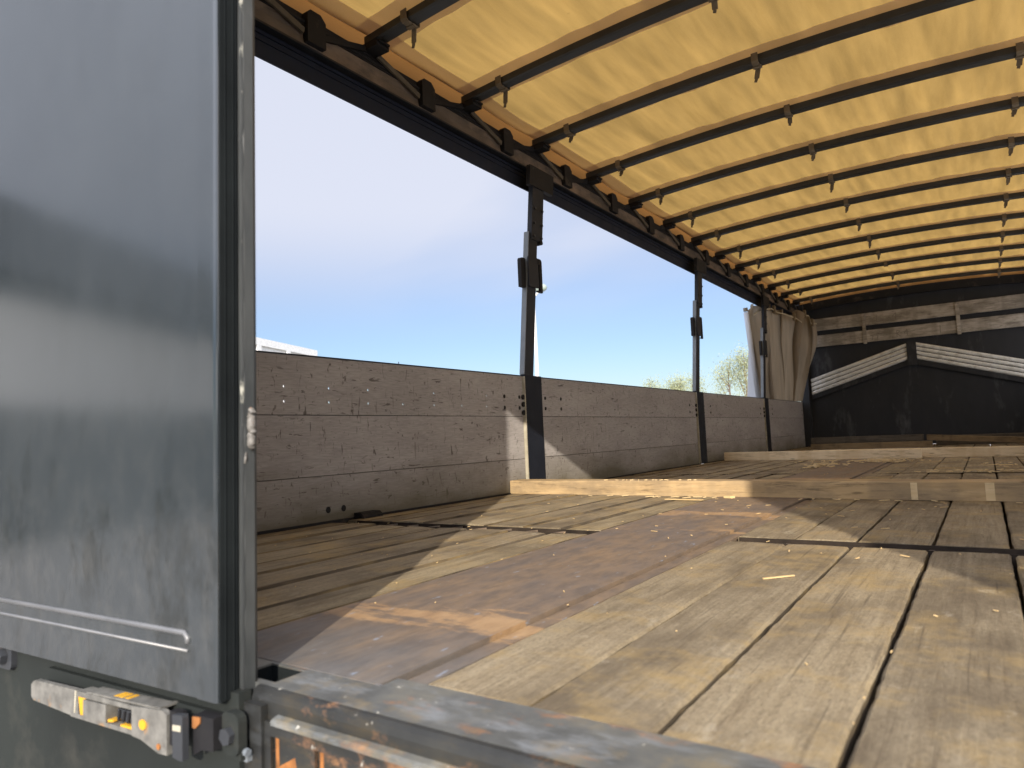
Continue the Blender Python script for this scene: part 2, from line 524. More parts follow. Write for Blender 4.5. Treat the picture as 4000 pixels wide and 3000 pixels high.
RAILDUST = mat_dark('dusty_rail_channel', (0.07, 0.06, 0.052), (0.15, 0.12, 0.095), 0.8, sc=(10, 5, 10), dust=(0.26, 0.195, 0.145), th=(0.48, 0.70), spec=0.2)
BLACK = mat_dark('greasy_black_steel', (0.007, 0.007, 0.009), (0.015, 0.0145, 0.015), 0.6, spec=0.25, dust=(0.075, 0.06, 0.045), th=(0.58, 0.74))
ARM = mat_dark('dusty_folding_arm', (0.05, 0.043, 0.034), (0.10, 0.084, 0.062), 0.7)
BOW = mat_dark('dark_bow_steel', (0.022, 0.023, 0.022), (0.038, 0.038, 0.034), 0.42, spec=0.45)
STRAP = mat_dark('tan_webbing', (0.12, 0.092, 0.058), (0.19, 0.15, 0.095), 0.85)
TARP = mat_cloth('tan_roof_tarp', (0.40, 0.28, 0.125), (0.47, 0.292, 0.085), 0.52, 0.36, (11, 1.5, 11))
HEM = mat_cloth('doubled_tarp_hem', (0.40, 0.33, 0.27), (0.80, 0.70, 0.72), 0.70, 0.10, (3, 0.8, 3))
VALANCE = mat_cloth('orange_tarp_edge', (0.36, 0.18, 0.06), (0.25, 0.115, 0.032), 0.55, 0.2)
CURT = mat_cloth('taupe_curtain_tarp', (0.36, 0.31, 0.245), (0.44, 0.35, 0.24), 0.28, 0.3, (14, 14, 1.4))
CURTOUT = mat_cloth('pale_grey_curtain_face', (0.72, 0.74, 0.78), (0.5, 0.5, 0.5), 0.25, 0.1)
RCURT = mat_cloth('grey_side_tarp', (0.7, 0.7, 0.72), (0.90, 0.90, 0.92), 0.7, 0.1)
HBLACK = mat_dark('dark_headboard_paint', (0.014, 0.016, 0.020), (0.026, 0.028, 0.032), 0.6, sc=(8, 8, 2.6), dust=(0.11, 0.115, 0.12), th=(0.56, 0.80), spec=0.3)
HBOARD = mat_timber('grey_aged_board', (0.29, 0.265, 0.23), (0.43, 0.40, 0.35), (0.14, 0.125, 0.10), st=(0.42, 0.62))
SLAT = mat_dark('galvanised_slat', (0.52, 0.53, 0.51), (0.70, 0.71, 0.69), 0.42, sc=(20, 20, 20), dust=(0.34, 0.33, 0.30), th=(0.52, 0.72), metal=0.0)
TIMBER = mat_timber('used_sawn_timber', (0.36, 0.25, 0.125), (0.50, 0.365, 0.20), (0.24, 0.18, 0.11), st=(0.46, 0.62))
PALE = mat_timber('fresh_pale_timber', (0.68, 0.55, 0.36), (0.76, 0.64, 0.45), (0.52, 0.38, 0.21), st=(0.60, 0.75))
PALEMARK = mat_timber('clean_wood_stripe', (0.58, 0.44, 0.25), (0.68, 0.54, 0.33), (0.5, 0.38, 0.2), st=(0.7, 0.8))
OLDWOOD = mat_timber('dark_old_timber', (0.06, 0.05, 0.037), (0.10, 0.083, 0.06), (0.035, 0.03, 0.022))
BROWNWOOD = mat_timber('brown_old_timber', (0.15, 0.105, 0.055), (0.23, 0.165, 0.085), (0.06, 0.045, 0.03))
DOOR = mat_door()
DOOREDGE = mat_dark('grey_door_edge_trim', (0.032, 0.038, 0.042), (0.040, 0.047, 0.050), 0.18, sc=(30, 30, 8), dust=(0.24, 0.23, 0.20), th=(0.60, 0.80))
BEAD = mat_dark('shiny_highlight_rib_paint', (0.075, 0.078, 0.082), (0.11, 0.112, 0.115), 0.30, spec=0.9)  # lighter than the leaf: the rib's highlight is partly put into the colour
SEALSHADE = mat_dark('seal_and_hole_shade', (0.010, 0.012, 0.013), (0.015, 0.018, 0.019), 0.8, spec=0.05)
SEAM = mat_dark('grey_seam_flange', (0.030, 0.034, 0.035), (0.050, 0.054, 0.054), 0.4, sc=(25, 25, 10), dust=(0.10, 0.10, 0.095), th=(0.62, 0.75))
CHIP = mat_dark('chipped_white_primer', (0.022, 0.025, 0.026), (0.035, 0.038, 0.038), 0.5, sc=(40, 40, 16), dust=(0.55, 0.54, 0.46), th=(0.57, 0.66))
WELD = mat_dark('weld_bead', (0.085, 0.08, 0.072), (0.19, 0.18, 0.165), 0.5, sc=(160, 160, 160), dust=(0.26, 0.13, 0.06), th=(0.62, 0.7))
PANEL = mat_dark('matt_dark_grey_panel', (0.013, 0.0155, 0.0148), (0.019, 0.0225, 0.021), 0.62, sc=(4, 4, 4), dust=(0.06, 0.057, 0.048), th=(0.60, 0.82), spec=0.18)
LATCH = mat_latch()
YELLOW = flat('yellow_paint', (0.55, 0.29, 0.015))
IRON = flat('dark_blue_iron', (0.030, 0.033, 0.038), 0.45)
OXIDE = mat_dark('orange_rust', (0.11, 0.050, 0.022), (0.34, 0.14, 0.045), 0.85, sc=(34, 34, 34), spec=0.15)
CHIPWOOD = flat('wood_chip', (0.55, 0.40, 0.20), 0.8)
STRAW = flat('wood_shavings', (0.62, 0.48, 0.27), 0.85)
WHITE = flat('white_hall_cladding', (0.74, 0.74, 0.71), 0.55)
GREYROOF = flat('dark_roof_sheet', (0.022, 0.024, 0.027), 0.7)
PALEWALL = flat('light_barn_wall', (0.31, 0.315, 0.32), 0.7)
DARKBASE = flat('added_barn_base', (0.05, 0.052, 0.05), 0.8)
LAMPPOLE = flat('grey_lamp_pole', (0.52, 0.52, 0.50), 0.5)
LAMPGLASS = flat('green_tinted_lamp_glass', (0.28, 0.34, 0.30), 0.2)
BARK = flat('birch_bark', (0.16, 0.12, 0.09), 0.9)
def mat_leaf():
    M_ = Mat('young_leaves')
    base = M_.ramp(M_.noise(M_.pos((2.2, 2.2, 2.2)), 1.0, 3), [(0.3, (0.19, 0.21, 0.115)), (0.7, (0.30, 0.32, 0.18))])
    M_.color(base); M_.set(rough=0.6, spec=0.3)
    return M_.m
LEAF = mat_leaf()

# ------------------------------------------------------------------ yard
def mat_ground():
    M_ = Mat('yard_gravel')
    a = M_.noise(M_.pos((0.5, 0.5, 0.5)), 1.0, 8, 0.6)
    b = M_.noise(M_.pos((30, 30, 30)), 1.0, 4, 0.7)
    base = M_.mix(0.5, M_.ramp(a, [(0.3, (0.26, 0.245, 0.23)), (0.7, (0.34, 0.325, 0.30))]), M_.ramp(b, [(0.3, (0.22, 0.21, 0.20)), (0.7, (0.38, 0.36, 0.33))]))
    M_.color(base); M_.set(rough=0.9, spec=0.2); M_.bump(b, 0.5, 0.02)
    return M_.m
g = NB()
e = 3200.0
vs_ = [g.verts.new((x, y, GZ)) for x, y in ((-e, -e), (e, -e), (e, e), (-e, e))]
g.faces.new(vs_)
build('ground', g, mat_ground(), kind='structure')

# ------------------------------------------------------------------ cargo floor
XL = -7.36                      # inner face of the left drop sides
XR = 2.56
YH = 36.5                       # headboard
SLOT_Y = [6.365, 6.635, 15.75, 15.95, 25.6, 25.8]
SEG_Y = [(2.225, 6.36), (6.64, 15.745), (15.955, 25.595), (25.805, 36.4)]
LX = [-7.33, -6.95, -6.45, -5.93, -5.45, -4.97, -4.42, -3.92, -3.43]
RX = [-2.02, -1.515, -1.0, -0.437, 0.09, 0.60, 1.11, 1.62, 2.13, 2.53]

floor = thing('cargo_floor', 'weathered plank floor of the load bed with a rusty steel strip down the middle', 'floor')

def plank(x0, x1, y0, y1, seed, near):
    rnd = random.Random(seed)
    bm = NB()
    n = 60 if near else 16
    zt = rnd.uniform(-0.012, 0.004)
    tilt = rnd.uniform(-0.006, 0.006)
    left = x1 < -3
    gap = rnd.choice([0.008, 0.012, 0.018]) if left else rnd.uniform(0.006, 0.011)
    gl = 0.013 if x0 in (-0.437, 0.09) else gap
    gr = 0.013 if x1 in (-0.437, 0.09) else gap
    ch = 0.024 if x1 < -3 else 0.014
    cd = 0.024 if x1 < -3 else 0.014
    rows = []
    for i in range(n + 1):
        t = i / n
        y = y0 + (y1 - y0) * t
        jl = 0.008 * mnoise.noise(Vector((y * 2.3, seed * 3.1, 0.2))) + 0.007 * mnoise.noise(Vector((y * 9.0, seed, 4.2)))
        jr = 0.008 * mnoise.noise(Vector((y * 2.3, seed * 5.3, 7.7))) + 0.007 * mnoise.noise(Vector((y * 9.0, seed, 9.1)))
        a = x0 + gl + max(jl, -0.005); b = x1 - gr + min(jr, 0.005)
        z = zt + 0.006 * mnoise.noise(Vector((y * 0.5, seed, 1.0)))
        prof = [(a, -0.16), (a, z - cd - tilt), (a + ch, z - tilt), (a + (b - a) * 0.5, z + 0.004), (b - ch, z + tilt), (b, z - cd + tilt), (b, -0.16)]
        rows.append([bm.verts.new((px, y, pz)) for px, pz in prof])
    for r0, r1 in zip(rows, rows[1:]):
        for k in range(6):
            f = bm.faces.new((r0[k], r0[k + 1], r1[k + 1], r1[k]))
            if k in (0, 5) or (left and k in (1, 4)):
                f.material_index = 1                     # dirt packed into the joints
    bm.faces.new(rows[0]); bm.faces.new(list(reversed(rows[-1])))
    return bm

sd = 1
for si, (y0, y1) in enumerate(SEG_Y):
    for xs in (LX, RX):
        for x0, x1 in zip(xs, xs[1:]):
            build('floor_plank', plank(x0, x1, y0 + random.uniform(0, 0.02), y1 - random.uniform(0, 0.02), sd, si < 2), [PLANK, JOINT], floor)
            sd += 1
# rusty steel strip between the plank fields, with its raised side angle
bm = NB(); box(bm, -3.40, -2.165, 2.122, 36.4, -0.10, 0.006); bevel(bm, 0.012, 1)
build('steel_strip', bm, RUST, floor)
for x0, x1 in ((-2.150, -2.04), (-3.425, -3.405)):
    bm = NB(); box(bm, x0, x1, 2.225, 36.4, -0.16, -0.018); bevel(bm, 0.01, 1)
    build('strip_edge', bm, RUST, floor)
# base sheet and open cross slots
bm = NB(); box(bm, -7.5, 2.7, 2.0, 36.6, -0.40, -0.17)
build('subfloor', bm, BLACK, floor)
for k in range(3):
    y0, y1 = SLOT_Y[2 * k], SLOT_Y[2 * k + 1]
    for xa, xb in ((-7.1, -3.44), (-1.99, 2.5)):
        bm = NB()
        box(bm, xa, xb, y0, y0 + 0.018, -0.165, -0.006); box(bm, xa, xb, y1 - 0.018, y1, -0.165, -0.006)
        box(bm, xa, xb, y0 + 0.018, y1 - 0.018, -0.166, -0.12)
        build('cross_slot', bm, DIRT, floor)
        if xa < -3 and k == 0:
            x = -6.40
            while x < -3.7:
                bm = NB(); bar(bm, (x - 0.05, y0 + 0.02, -0.045), (x + 0.05, y1 - 0.02, -0.045), 0.012, 0.05)
                build('slot_rib', bm, RUST, floor)
                x += 0.355
        elif k == 0:
            for x in (-1.55, -0.95, -0.44, -0.02, 0.5, 1.1, 1.6):
                bm = NB(); box(bm, x - 0.02, x + 0.02, y0 + 0.02, y1 - 0.02, -0.12, -0.04)
                build('slot_rib', bm, RUST, floor)

# ------------------------------------------------------------------ rear sill
sill = thing('rear_sill', 'worn grey steel sill along the rear edge of the load floor', 'sill', (-0.5, 2.0, 0))
bm = NB()
HX0, HX1, HY0, HY1 = -2.845, -2.605, 1.937, 2.10       # open stake pocket beside the door
for (a, b, c, d) in ((-3.5, HX0, 1.90, 2.12), (HX1, 2.7, 1.90, 2.12), (HX0, HX1, 1.90, HY0), (HX0, HX1, HY1, 2.12)):
    box(bm, a, b, c, d, -0.05, 0.004)
for xa, xb in ((-7.5, -3.42), (-2.155, 2.7)):
    box(bm, xa, xb, 2.121, 2.222, -0.05, 0.004)
build('top_plate', bm, SILL, sill)
bm = NB()                                               # rounded lip and stepped front
prism(bm, [(1.90, 0.003), (1.905, -0.05), (1.905, -0.30), (1.86, -0.30), (1.858, -0.040), (1.866, -0.014), (1.882, -0.001)], 'x', -2.655, 2.7)
build('front_lip', bm, SILLF, sill)
bm = NB()
prism(bm, [(1.857, -0.080), (1.830, -0.086), (1.818, -0.094), (1.818, -0.110), (1.857, -0.110)], 'x', -2.48, 2.7); bevel(bm, 0.004, 2)
build('step_ledge', bm, SILL, sill)
bm = NB()
for (xa, xb, za, zb) in ((-2.66, -2.51, -0.70, -0.111), (-2.30, -2.24, -0.70, -0.111), (-2.10, 2.7, -0.70, -0.111), (-2.51, -2.30, -0.70, -0.34), (-2.24, -2.10, -0.70, -0.28), (-2.51, -2.30, -0.165, -0.111), (-2.24, -2.10, -0.165, -0.111)):
    box(bm, xa, xb, 1.84, 1.8565, za, zb)
build('front_plate', bm, SILLF, sill)
for xa, xb in ((-2.53, -2.28), (-2.26, -2.08)):
    bm = NB()
    box(bm, xa, xb, 1.880, 1.890, -0.38, -0.13)
    bar(bm, (xa + 0.02, 1.865, -0.33), (xb - 0.03, 1.872, -0.22), 0.02, 0.05)
    box(bm, xa + 0.03, xa + 0.05, 1.858, 1.879, -0.38, -0.17)
    build('rusty_pocket', bm, OXIDE, sill)
bm = NB(); tube(bm, [(-2.675, 1.80, -0.228), (-2.60, 1.80, -0.235)], 0.016, 8); box(bm, -2.69, -2.61, 1.80, 1.83, -0.275, -0.25)
build('hook_pin', bm, GALV, sill)
bm = NB()
for (a, b, c, d) in ((HX0 + 0.001, HX0 + 0.005, HY0 + 0.006, HY1 - 0.006), (HX1 - 0.005, HX1 - 0.001, HY0 + 0.006, HY1 - 0.006), (HX0 + 0.001, HX1 - 0.001, HY0 + 0.001, HY0 + 0.005), (HX0 + 0.001, HX1 - 0.001, HY1 - 0.005, HY1 - 0.001)):
    box(bm, a, b, c, d, -0.6, -0.004)
build('stake_pocket', bm, SEALSHADE, sill)  # near-black liner puts the shade inside the hole into the colour

# ------------------------------------------------------------------ left drop sides, three boards each
def board_with_holes(x0, x1, y0, y1, z0, z1, holes, r=0.017):
    """upright sheet facing +x with round through-holes at (y, z)"""
    bm = NB()
    ys = sorted(set([h[0] for h in holes])); zs = sorted(set([h[1] for h in holes]))
    c = 0.06
    ycut = [y0] + [v for y in ys for v in (y - c, y + c)] + [y1]
    zcut = [z0] + [v for z in zs for v in (z - c, z + c)] + [z1]
    hs = set((round(a, 3), round(b, 3)) for a, b in holes)
    for j in range(len(ycut) - 1):
        for k in range(len(zcut) - 1):
            ya, yb, za, zb = ycut[j], ycut[j + 1], zcut[k], zcut[k + 1]
            cy, cz = (ya + yb) / 2, (za + zb) / 2
            if (round(cy, 3), round(cz, 3)) in hs:
                sq = [(ya, za), (cy, za), (yb, za), (yb, cz), (yb, zb), (cy, zb), (ya, zb), (ya, cz)]
                ho = [(cy + r * math.cos(math.radians(a)), cz + r * math.sin(math.radians(a))) for a in (225, 270, 315, 0, 45, 90, 135, 180)]
                A = {}
                for x in (x0, x1):
                    A[x] = ([bm.verts.new((x, p[0], p[1])) for p in sq], [bm.verts.new((x, p[0], p[1])) for p in ho])
                    for i in range(8):
                        bm.faces.new((A[x][0][i], A[x][0][(i + 1) % 8], A[x][1][(i + 1) % 8], A[x][1][i]))
                for i in range(8):
                    bm.faces.new((A[x0][1][i], A[x0][1][(i + 1) % 8], A[x1][1][(i + 1) % 8], A[x1][1][i]))
            else:
                for x in (x0, x1):
                    bm.faces.new([bm.verts.new((x, p[0], p[1])) for p in ((ya, za), (yb, za), (yb, zb), (ya, zb))])
    for (pa, pb) in (((y0, z0), (y1, z0)), ((y1, z0), (y1, z1)), ((y1, z1), (y0, z1)), ((y0, z1), (y0, z0))):
        bm.faces.new([bm.verts.new(p) for p in ((x0, pa[0], pa[1]), (x0, pb[0], pb[1]), (x1, pb[0], pb[1]), (x1, pa[0], pa[1]))])
    bmesh.ops.remove_doubles(bm, verts=bm.verts, dist=0.0004)
    return bm

SIDES = [
    (2.26, 11.20, 'long drop side of brown boards beside the rear door, nearest the camera'),
    (11.88, 21.00, 'drop side of brown boards between the first and second stakes, partly sunlit'),
    (21.52, 29.00, 'drop side of dull brown boards between the second and third stakes'),
    (29.46, 36.60, 'short dark drop side under the bunched curtain beside the headboard')]
ZT = 2.225
for y0, y1, lab in SIDES:
    ds = thing('drop_side', lab, 'drop side', (XL, (y0 + y1) / 2, 0), 'drop sides along the left of the load bed')
    for i, (za, zb) in enumerate(((0.015, 0.612), (0.622, 1.424))):
        bm = NB(); box(bm, XL - 0.11, XL - 0.002 * i, y0, y1, za, zb); bevel(bm, 0.010, 2)
        build('board', bm, WALL, ds)
    bm = NB(); box(bm, XL - 0.125, XL - 0.112, y0, y1, 0.0, ZT - 0.30 if y0 < 15 else ZT - 0.02)
    for v in bm.verts:
        if v.co.z > 1.5 and y0 < 15: v.co.z = 1.45
    build('backing', bm, POSTUP, ds)
    bm = NB(); box(bm, XL - 0.111, XL - 0.0145, y0, y1, 1.4245, 1.4445); build('seam_strip', bm, BLACK, ds)
    hl = []
    y = y0 + (0.80 if y0 > 11 else 0.48) + 0.35
    if y0 < 5:
        ys_ = [5.667, 6.405, 7.133, 7.86, 8.59, 9.31, 10.028][0:7]
        ys_ = [3.46, 4.20, 4.93] + ys_
    elif y0 < 15:
        ys_ = [13.04, 13.775, 14.495, 15.21, 15.94, 16.67, 17.4, 18.13, 18.86]
    else:
        ys_ = []
    for yy in ys_:
        hl += [(yy, 1.605)] + ([(yy, 1.797)] if int(yy * 10) % 3 else [])
    if hl:
        bm = board_with_holes(XL - 0.014, XL + 0.004, y0, y1, 1.434, ZT - 0.02, hl)
    else:
        bm = NB(); box(bm, XL - 0.014, XL + 0.004, y0, y1, 1.434, ZT - 0.02)
    build('board', bm, WALL, ds)
    bm = NB(); box(bm, XL - 0.12, XL + 0.010, y0, y1, ZT - 0.0195, ZT); bevel(bm, 0.006, 1)
    build('top_cap', bm, POSTUP, ds)
    for yy in (y1 - 0.62, y0 + 0.15, y0 + 0.78 if y0 > 5 else y1 - 0.12):
        for zz in (1.80, 1.59):
            bm = NB(); prism(bm, ngon(yy, zz, 0.030, 10, 0, 0.036), 'x', XL - 0.01, XL + 0.014)
            build('plug', bm, BLACK, ds)
    if y0 < 5:
        for yy, zz in ((6.35, 0.16), (6.62, 0.155)):
            bm = NB(); prism(bm, ngon(yy, zz, 0.04, 10, 0, 0.045), 'x', XL - 0.02, XL + 0.006)
            build('plug', bm, BLACK, ds)
    bm = NB(); box(bm, XL - 0.06, XL + 0.028, y0, y1, -0.10, 0.014); bevel(bm, 0.01, 1)
    build('hinge_strip', bm, BLACK, ds)
bm = NB(); prism(bm, [(-7.33, 0.0), (-7.14, 0.0), (-7.14, 0.03), (-7.20, 0.075), (-7.33, 0.075)], 'y', 6.78, 7.15); bevel(bm, 0.012, 2)
build('hinge_lump', bm, BLACK, floor)

# ------------------------------------------------------------------ stakes (removable posts) on the left side
def stake():
    st = thing('stake_post', '', 'post', (XL, 11.54, 0), 'stake posts along the left side')
    X, Y = XL, 11.54
    bm = NB(); box(bm, X - 0.12, X + 0.055, Y - 0.295, Y + 0.30, 0.0, ZT + 0.005); bevel(bm, 0.012, 2)
    build('lower_stake', bm, POST, st)
    bm = NB(); box(bm, X - 0.10, X + 0.052, Y - 0.322, Y - 0.2965, 0.01, ZT - 0.02)
    build('sunlit_edge', bm, LITWEAR, st)  # side face lit by the sun, its brightness put into the colour
    for zz in (1.50, 1.66, 1.80):
        bm = NB(); prism(bm, ngon(Y - 0.345, zz, 0.05, 8), 'x', X + 0.006, X + 0.04)
        build('hinge_knuckle', bm, BLACK, st)
    # leaning upper post: y offset and x offset grow with height
    def lean(z):
        t = (z - ZT) / 3.75
        return (0.16 * t, 0.26 * t)
    def lbox(x0, x1, y0, y1, z0, z1, bw=0.008):
        bm = NB(); q = box(bm, x0, x1, y0, y1, z0, z1)
        for v in q:
            dx, dy = lean(v.co.z); v.co.x += dx; v.co.y += dy
        bevel(bm, bw, 2)
        return bm
    build('upper_post', lbox(X - 0.10, X + 0.02, Y - 0.235, Y + 0.06, ZT + 0.006, 5.10), POSTUP, st)
    build('post_edge', lbox(X - 0.098, X + 0.012, Y - 0.262, Y - 0.237, ZT + 0.03, 5.12), GALV, st)
    build('upper_channel', lbox(X - 0.06, X + 0.045, Y - 0.20, Y + 0.215, 4.98, 6.46), POSTUP, st)
    build('head_bracket', lbox(X - 0.02, X + 0.07, Y - 0.36, Y + 0.55, 6.06, 6.47), BLACK, st)
    for zz in (5.05, 5.32, 5.62):
        for yy in (-0.11, 0.16):
            dx, dy = lean(zz)
            bm = NB(); prism(bm, ngon(Y + yy + dy, zz, 0.028, 8), 'x', X + dx + 0.04, X + dx + 0.075)
            build('bolt', bm, IRON, st)
    dx, dy = lean(4.95)
    bm = NB(); prism(bm, ngon(Y + 0.17 + dy, 4.965, 0.05, 8), 'x', X + dx - 0.05, X + dx + 0.06)
    build('hinge_pin', bm, BLACK, st)
    # board pocket: an ear each side, the right one slotted
    z0, z1 = 3.98, 4.57
    dx, dy = lean(4.27)
    bm = NB(); prism(bm, rrect(Y - 0.43 + dy, Y - 0.265 + dy, z0, z1, 0.06, 3, (0, 1, 0, 0)), 'x', X - 0.10 + dx, X - 0.02 + dx)
    build('pocket_ear', bm, BLACK, st)
    bm = NB(); prism(bm, rrect(Y - 0.26 + dy, Y + 0.10 + dy, z0 + 0.02, z1 + 0.05, 0.04), 'x', X + 0.024 + dx, X + 0.05 + dx)
    build('pocket_plate', bm, POSTUP, st)
    bm = NB()
    prism(bm, rrect(Y + 0.155 + dy, Y + 0.245 + dy, z0 - 0.02, z1 - 0.07, 0.03, 3, (0, 0, 0, 0)), 'x', X + 0.0 + dx, X + 0.05 + dx)
    prism(bm, rrect(Y + 0.062 + dy, Y + 0.245 + dy, z1 - 0.069, z1 + 0.05, 0.06, 3, (1, 0, 0, 0)), 'x', X + 0.0 + dx, X + 0.05 + dx)
    prism(bm, rrect(Y + 0.062 + dy, Y + 0.245 + dy, z0 - 0.05, z0 - 0.021, 0.01, 3, (0, 0, 0, 0)), 'x', X + 0.0 + dx, X + 0.05 + dx)
    build('slotted_ear', bm, BLACK, st)
    return st
stk = stake()
STK_Y = [(11.54, 'nearest stake post, its dark lower plate in the patch of sun on the wall'),
         (21.26, 'middle stake post, standing between two brown drop sides against blue sky'),
         (29.23, 'farthest stake post, standing in front of the bunched curtain')]
for i, (y, lab) in enumerate(STK_Y):
    o = stk if i == 0 else copy_tree(stk)
    o.location = Vector((XL, y, 0)) * S
    o['label'] = lab

# ------------------------------------------------------------------ top rails
rail = thing('top_rail', 'dark dusty roof rail running above the open left side', 'rail', (-7.4, 20, 6.1))
YA, YB = 1.9, 36.7
bm = NB(); box(bm, -7.475, -7.445, YA, YB, 6.108, 6.50); build('outer_flange', bm, RAIL, rail)
bm = NB(); box(bm, -7.444, -7.428, YA, YB, 6.34, 6.375); box(bm, -7.444, -7.42, YA, YB, 6.43, 6.47); build('flange_lip', bm, RAIL, rail)
bm = NB(); box(bm, -7.62, -7.315, YA, YB, 6.501, 6.53); build('ledge', bm, POSTUP, rail)
bm = NB()
prism(bm, [(-7.62, 6.531), (-7.318, 6.531), (-7.335, 6.60), (-7.345, 6.68), (-7.335, 6.75), (-7.318, 6.79), (-7.62, 6.79)], 'y', YA, YB)
build('dusty_channel', bm, RAILDUST, rail)
bm = NB(); box(bm, -7.62, -7.30, YA, YB, 6.791, 6.815); box(bm, -7.60, -7.36, YA, YB, 6.816, 6.99); tube(bm, [(-7.325, YA, 6.86), (-7.325, YB, 6.86)], 0.03, 8)
build('upper_track', bm, BLACK, rail)

BOW_Y = [7.29 + 2.352 * k for k in range(-2, 13)]
for y in BOW_Y:                                   # hinge blocks of the folding roof, one between each two bows
    yc = y + 1.30
    if yc > 36: continue
    bm = NB()
    prism(bm, [(yc - 0.17, 6.56), (yc + 0.15, 6.56), (yc + 0.15, 6.94), (yc + 0.06, 7.03), (yc - 0.12, 7.03), (yc - 0.17, 6.98)], 'x', -7.36, -7.24); bevel(bm, 0.012, 1)
    build('hinge_block', bm, BLACK, rail)

# ------------------------------------------------------------------ roof bows
XC = -2.4
def bow_z(x):
    t = (x - XC) / 4.9
    return 7.02 + 0.215 * (1 - t * t)
def make_bow():
    b = thing('roof_bow', '', 'roof bow', (XC, 0, 7.0), 'roof bows under the tan tarp')
    n = 28
    bm = NB(); rows = []
    for i in range(n + 1):
        x = -7.30 + 9.8 * i / n
        z = bow_z(x)
        pr = [(-0.105, z + 0.025), (-0.08, z), (0.08, z), (0.105, z + 0.025), (0.105, z + 0.135), (-0.105, z + 0.135)]
        rows.append([bm.verts.new((x, py, pz)) for py, pz in pr])
    for a, c in zip(rows, rows[1:]):
        for k in range(6):
            bm.faces.new((a[k], a[(k + 1) % 6], c[(k + 1) % 6], c[k]))
    bm.faces.new(rows[0]); bm.faces.new(list(reversed(rows[-1])))
    build('beam', bm, BOW, b)
    bm = NB(); box(bm, -7.36, -7.02, -0.13, 0.13, 6.93, 7.03); box(bm, -7.10, -6.98, -0.11, 0.11, 6.985, 7.015); bevel(bm, 0.012, 1)
    build('end_shoe', bm, BLACK, b)
    # folding arms down to the hinge blocks on both sides
    for sgn, ln in ((1, 1.10), (-1, 1.10)):
        bm = NB(); bar(bm, (-7.26, sgn * 0.12, 6.95), (-7.29, sgn * ln, 6.70), 0.035, 0.085)
        build('folding_arm', bm, ARM if sgn > 0 else BLACK, b)
    bm = NB()
    pts = [(-7.33, -0.75 + 0.1 * k, 6.83 + 0.085 * math.cos((k - 7.5) / 7.5 * math.pi / 2)) for k in range(16)]
    for p, q in zip(pts, pts[1:]):
        bar(bm, p, q, 0.05, 0.05)
    build('slide_carriage', bm, BLACK, b)
    return b
def make_strap(x, tail, tilt):
    """webbing strap round the bow with a hanging tail"""
    z = bow_z(x)
    bm = NB()
    w = 0.055
    loop = [(-0.15, z + 0.16), (-0.15, z + 0.012), (-0.11, z - 0.022), (0.11, z - 0.022), (0.15, z + 0.005), (0.15, z + 0.16)]
    inner = [(-0.135, z + 0.16), (-0.135, z + 0.02), (-0.10, z - 0.006), (0.10, z - 0.006), (0.135, z + 0.012), (0.135, z + 0.16)]
    for i in range(5):
        a, b2, c, d = loop[i], loop[i + 1], inner[i + 1], inner[i]
        q = [bm.verts.new((xx, p[0], p[1])) for xx in (x - w, x + w) for p in (a, b2, c, d)]
        for f in ((0, 1, 2, 3), (7, 6, 5, 4), (0, 4, 5, 1), (1, 5, 6, 2), (2, 6, 7, 3), (3, 7, 4, 0)):
            bm.faces.new([q[k] for k in f])
    bar(bm, (x - 0.07, 0.02, z - 0.028), (x + 0.07, 0.02, z - 0.028), 0.07, 0.03)      # buckle
    if tail > 0:
        q0 = Vector((x, 0.08, z - 0.02)); q1 = Vector((x - 0.03 + tilt * 0.3, 0.10 + tilt, z - tail * 0.75)); q2 = Vector((x - 0.05 + tilt * 0.4, 0.10 + tilt * 1.4, z - tail))
        bar(bm, q0, q1, 0.085, 0.014, (0, 1, 0)); bar(bm, q1, q2, 0.05, 0.014, (0, 1, 0))
    return bm
ORD = ['first', 'second', 'third', 'fourth', 'fifth', 'sixth', 'seventh', 'eighth', 'ninth', 'tenth', 'eleventh', 'twelfth', 'thirteenth']
bow0 = make_bow()
rb = random.Random(5)
for i, y in enumerate(BOW_Y):
    o = bow0 if i == 0 else copy_tree(bow0)
    o.location = Vector((XC, y, 7.0)) * S
bows = [o for o in COL.objects if o.name.startswith('roof_bow')]
bows.sort(key=lambda o: o.location.y)
for i, o in enumerate(bows):
    if i == 0: lab = 'rearmost dark roof bow above the rear door, first at the rear edge of the tarp'
    elif i == 1: lab = 'second dark roof bow from the rear, above the camera under the tan tarp'
    elif i == len(bows) - 1: lab = 'frontmost dark roof bow, right in front of the headboard'
    elif i == len(bows) - 2: lab = 'next to last dark roof bow before the headboard'
    else: lab = 'dark roof bow with tan straps, %s in view counted from the rear door' % ORD[i - 2]
    o['label'] = lab
    for x in (-6.46, -2.76, 0.98):
        tail = rb.choice([0.0, 0.16, 0.20, 0.26]) if x > -6 else (0.30 if i in (2, 3) else rb.choice([0.14, 0.2, 0.26]))
        if i > 7 and x > 0: tail = 0.2
        bm = make_strap(x, tail, rb.uniform(-0.03, 0.05))
        for v in bm.verts: v.co.y += BOW_Y[i]
        build('strap', bm, STRAP, o)

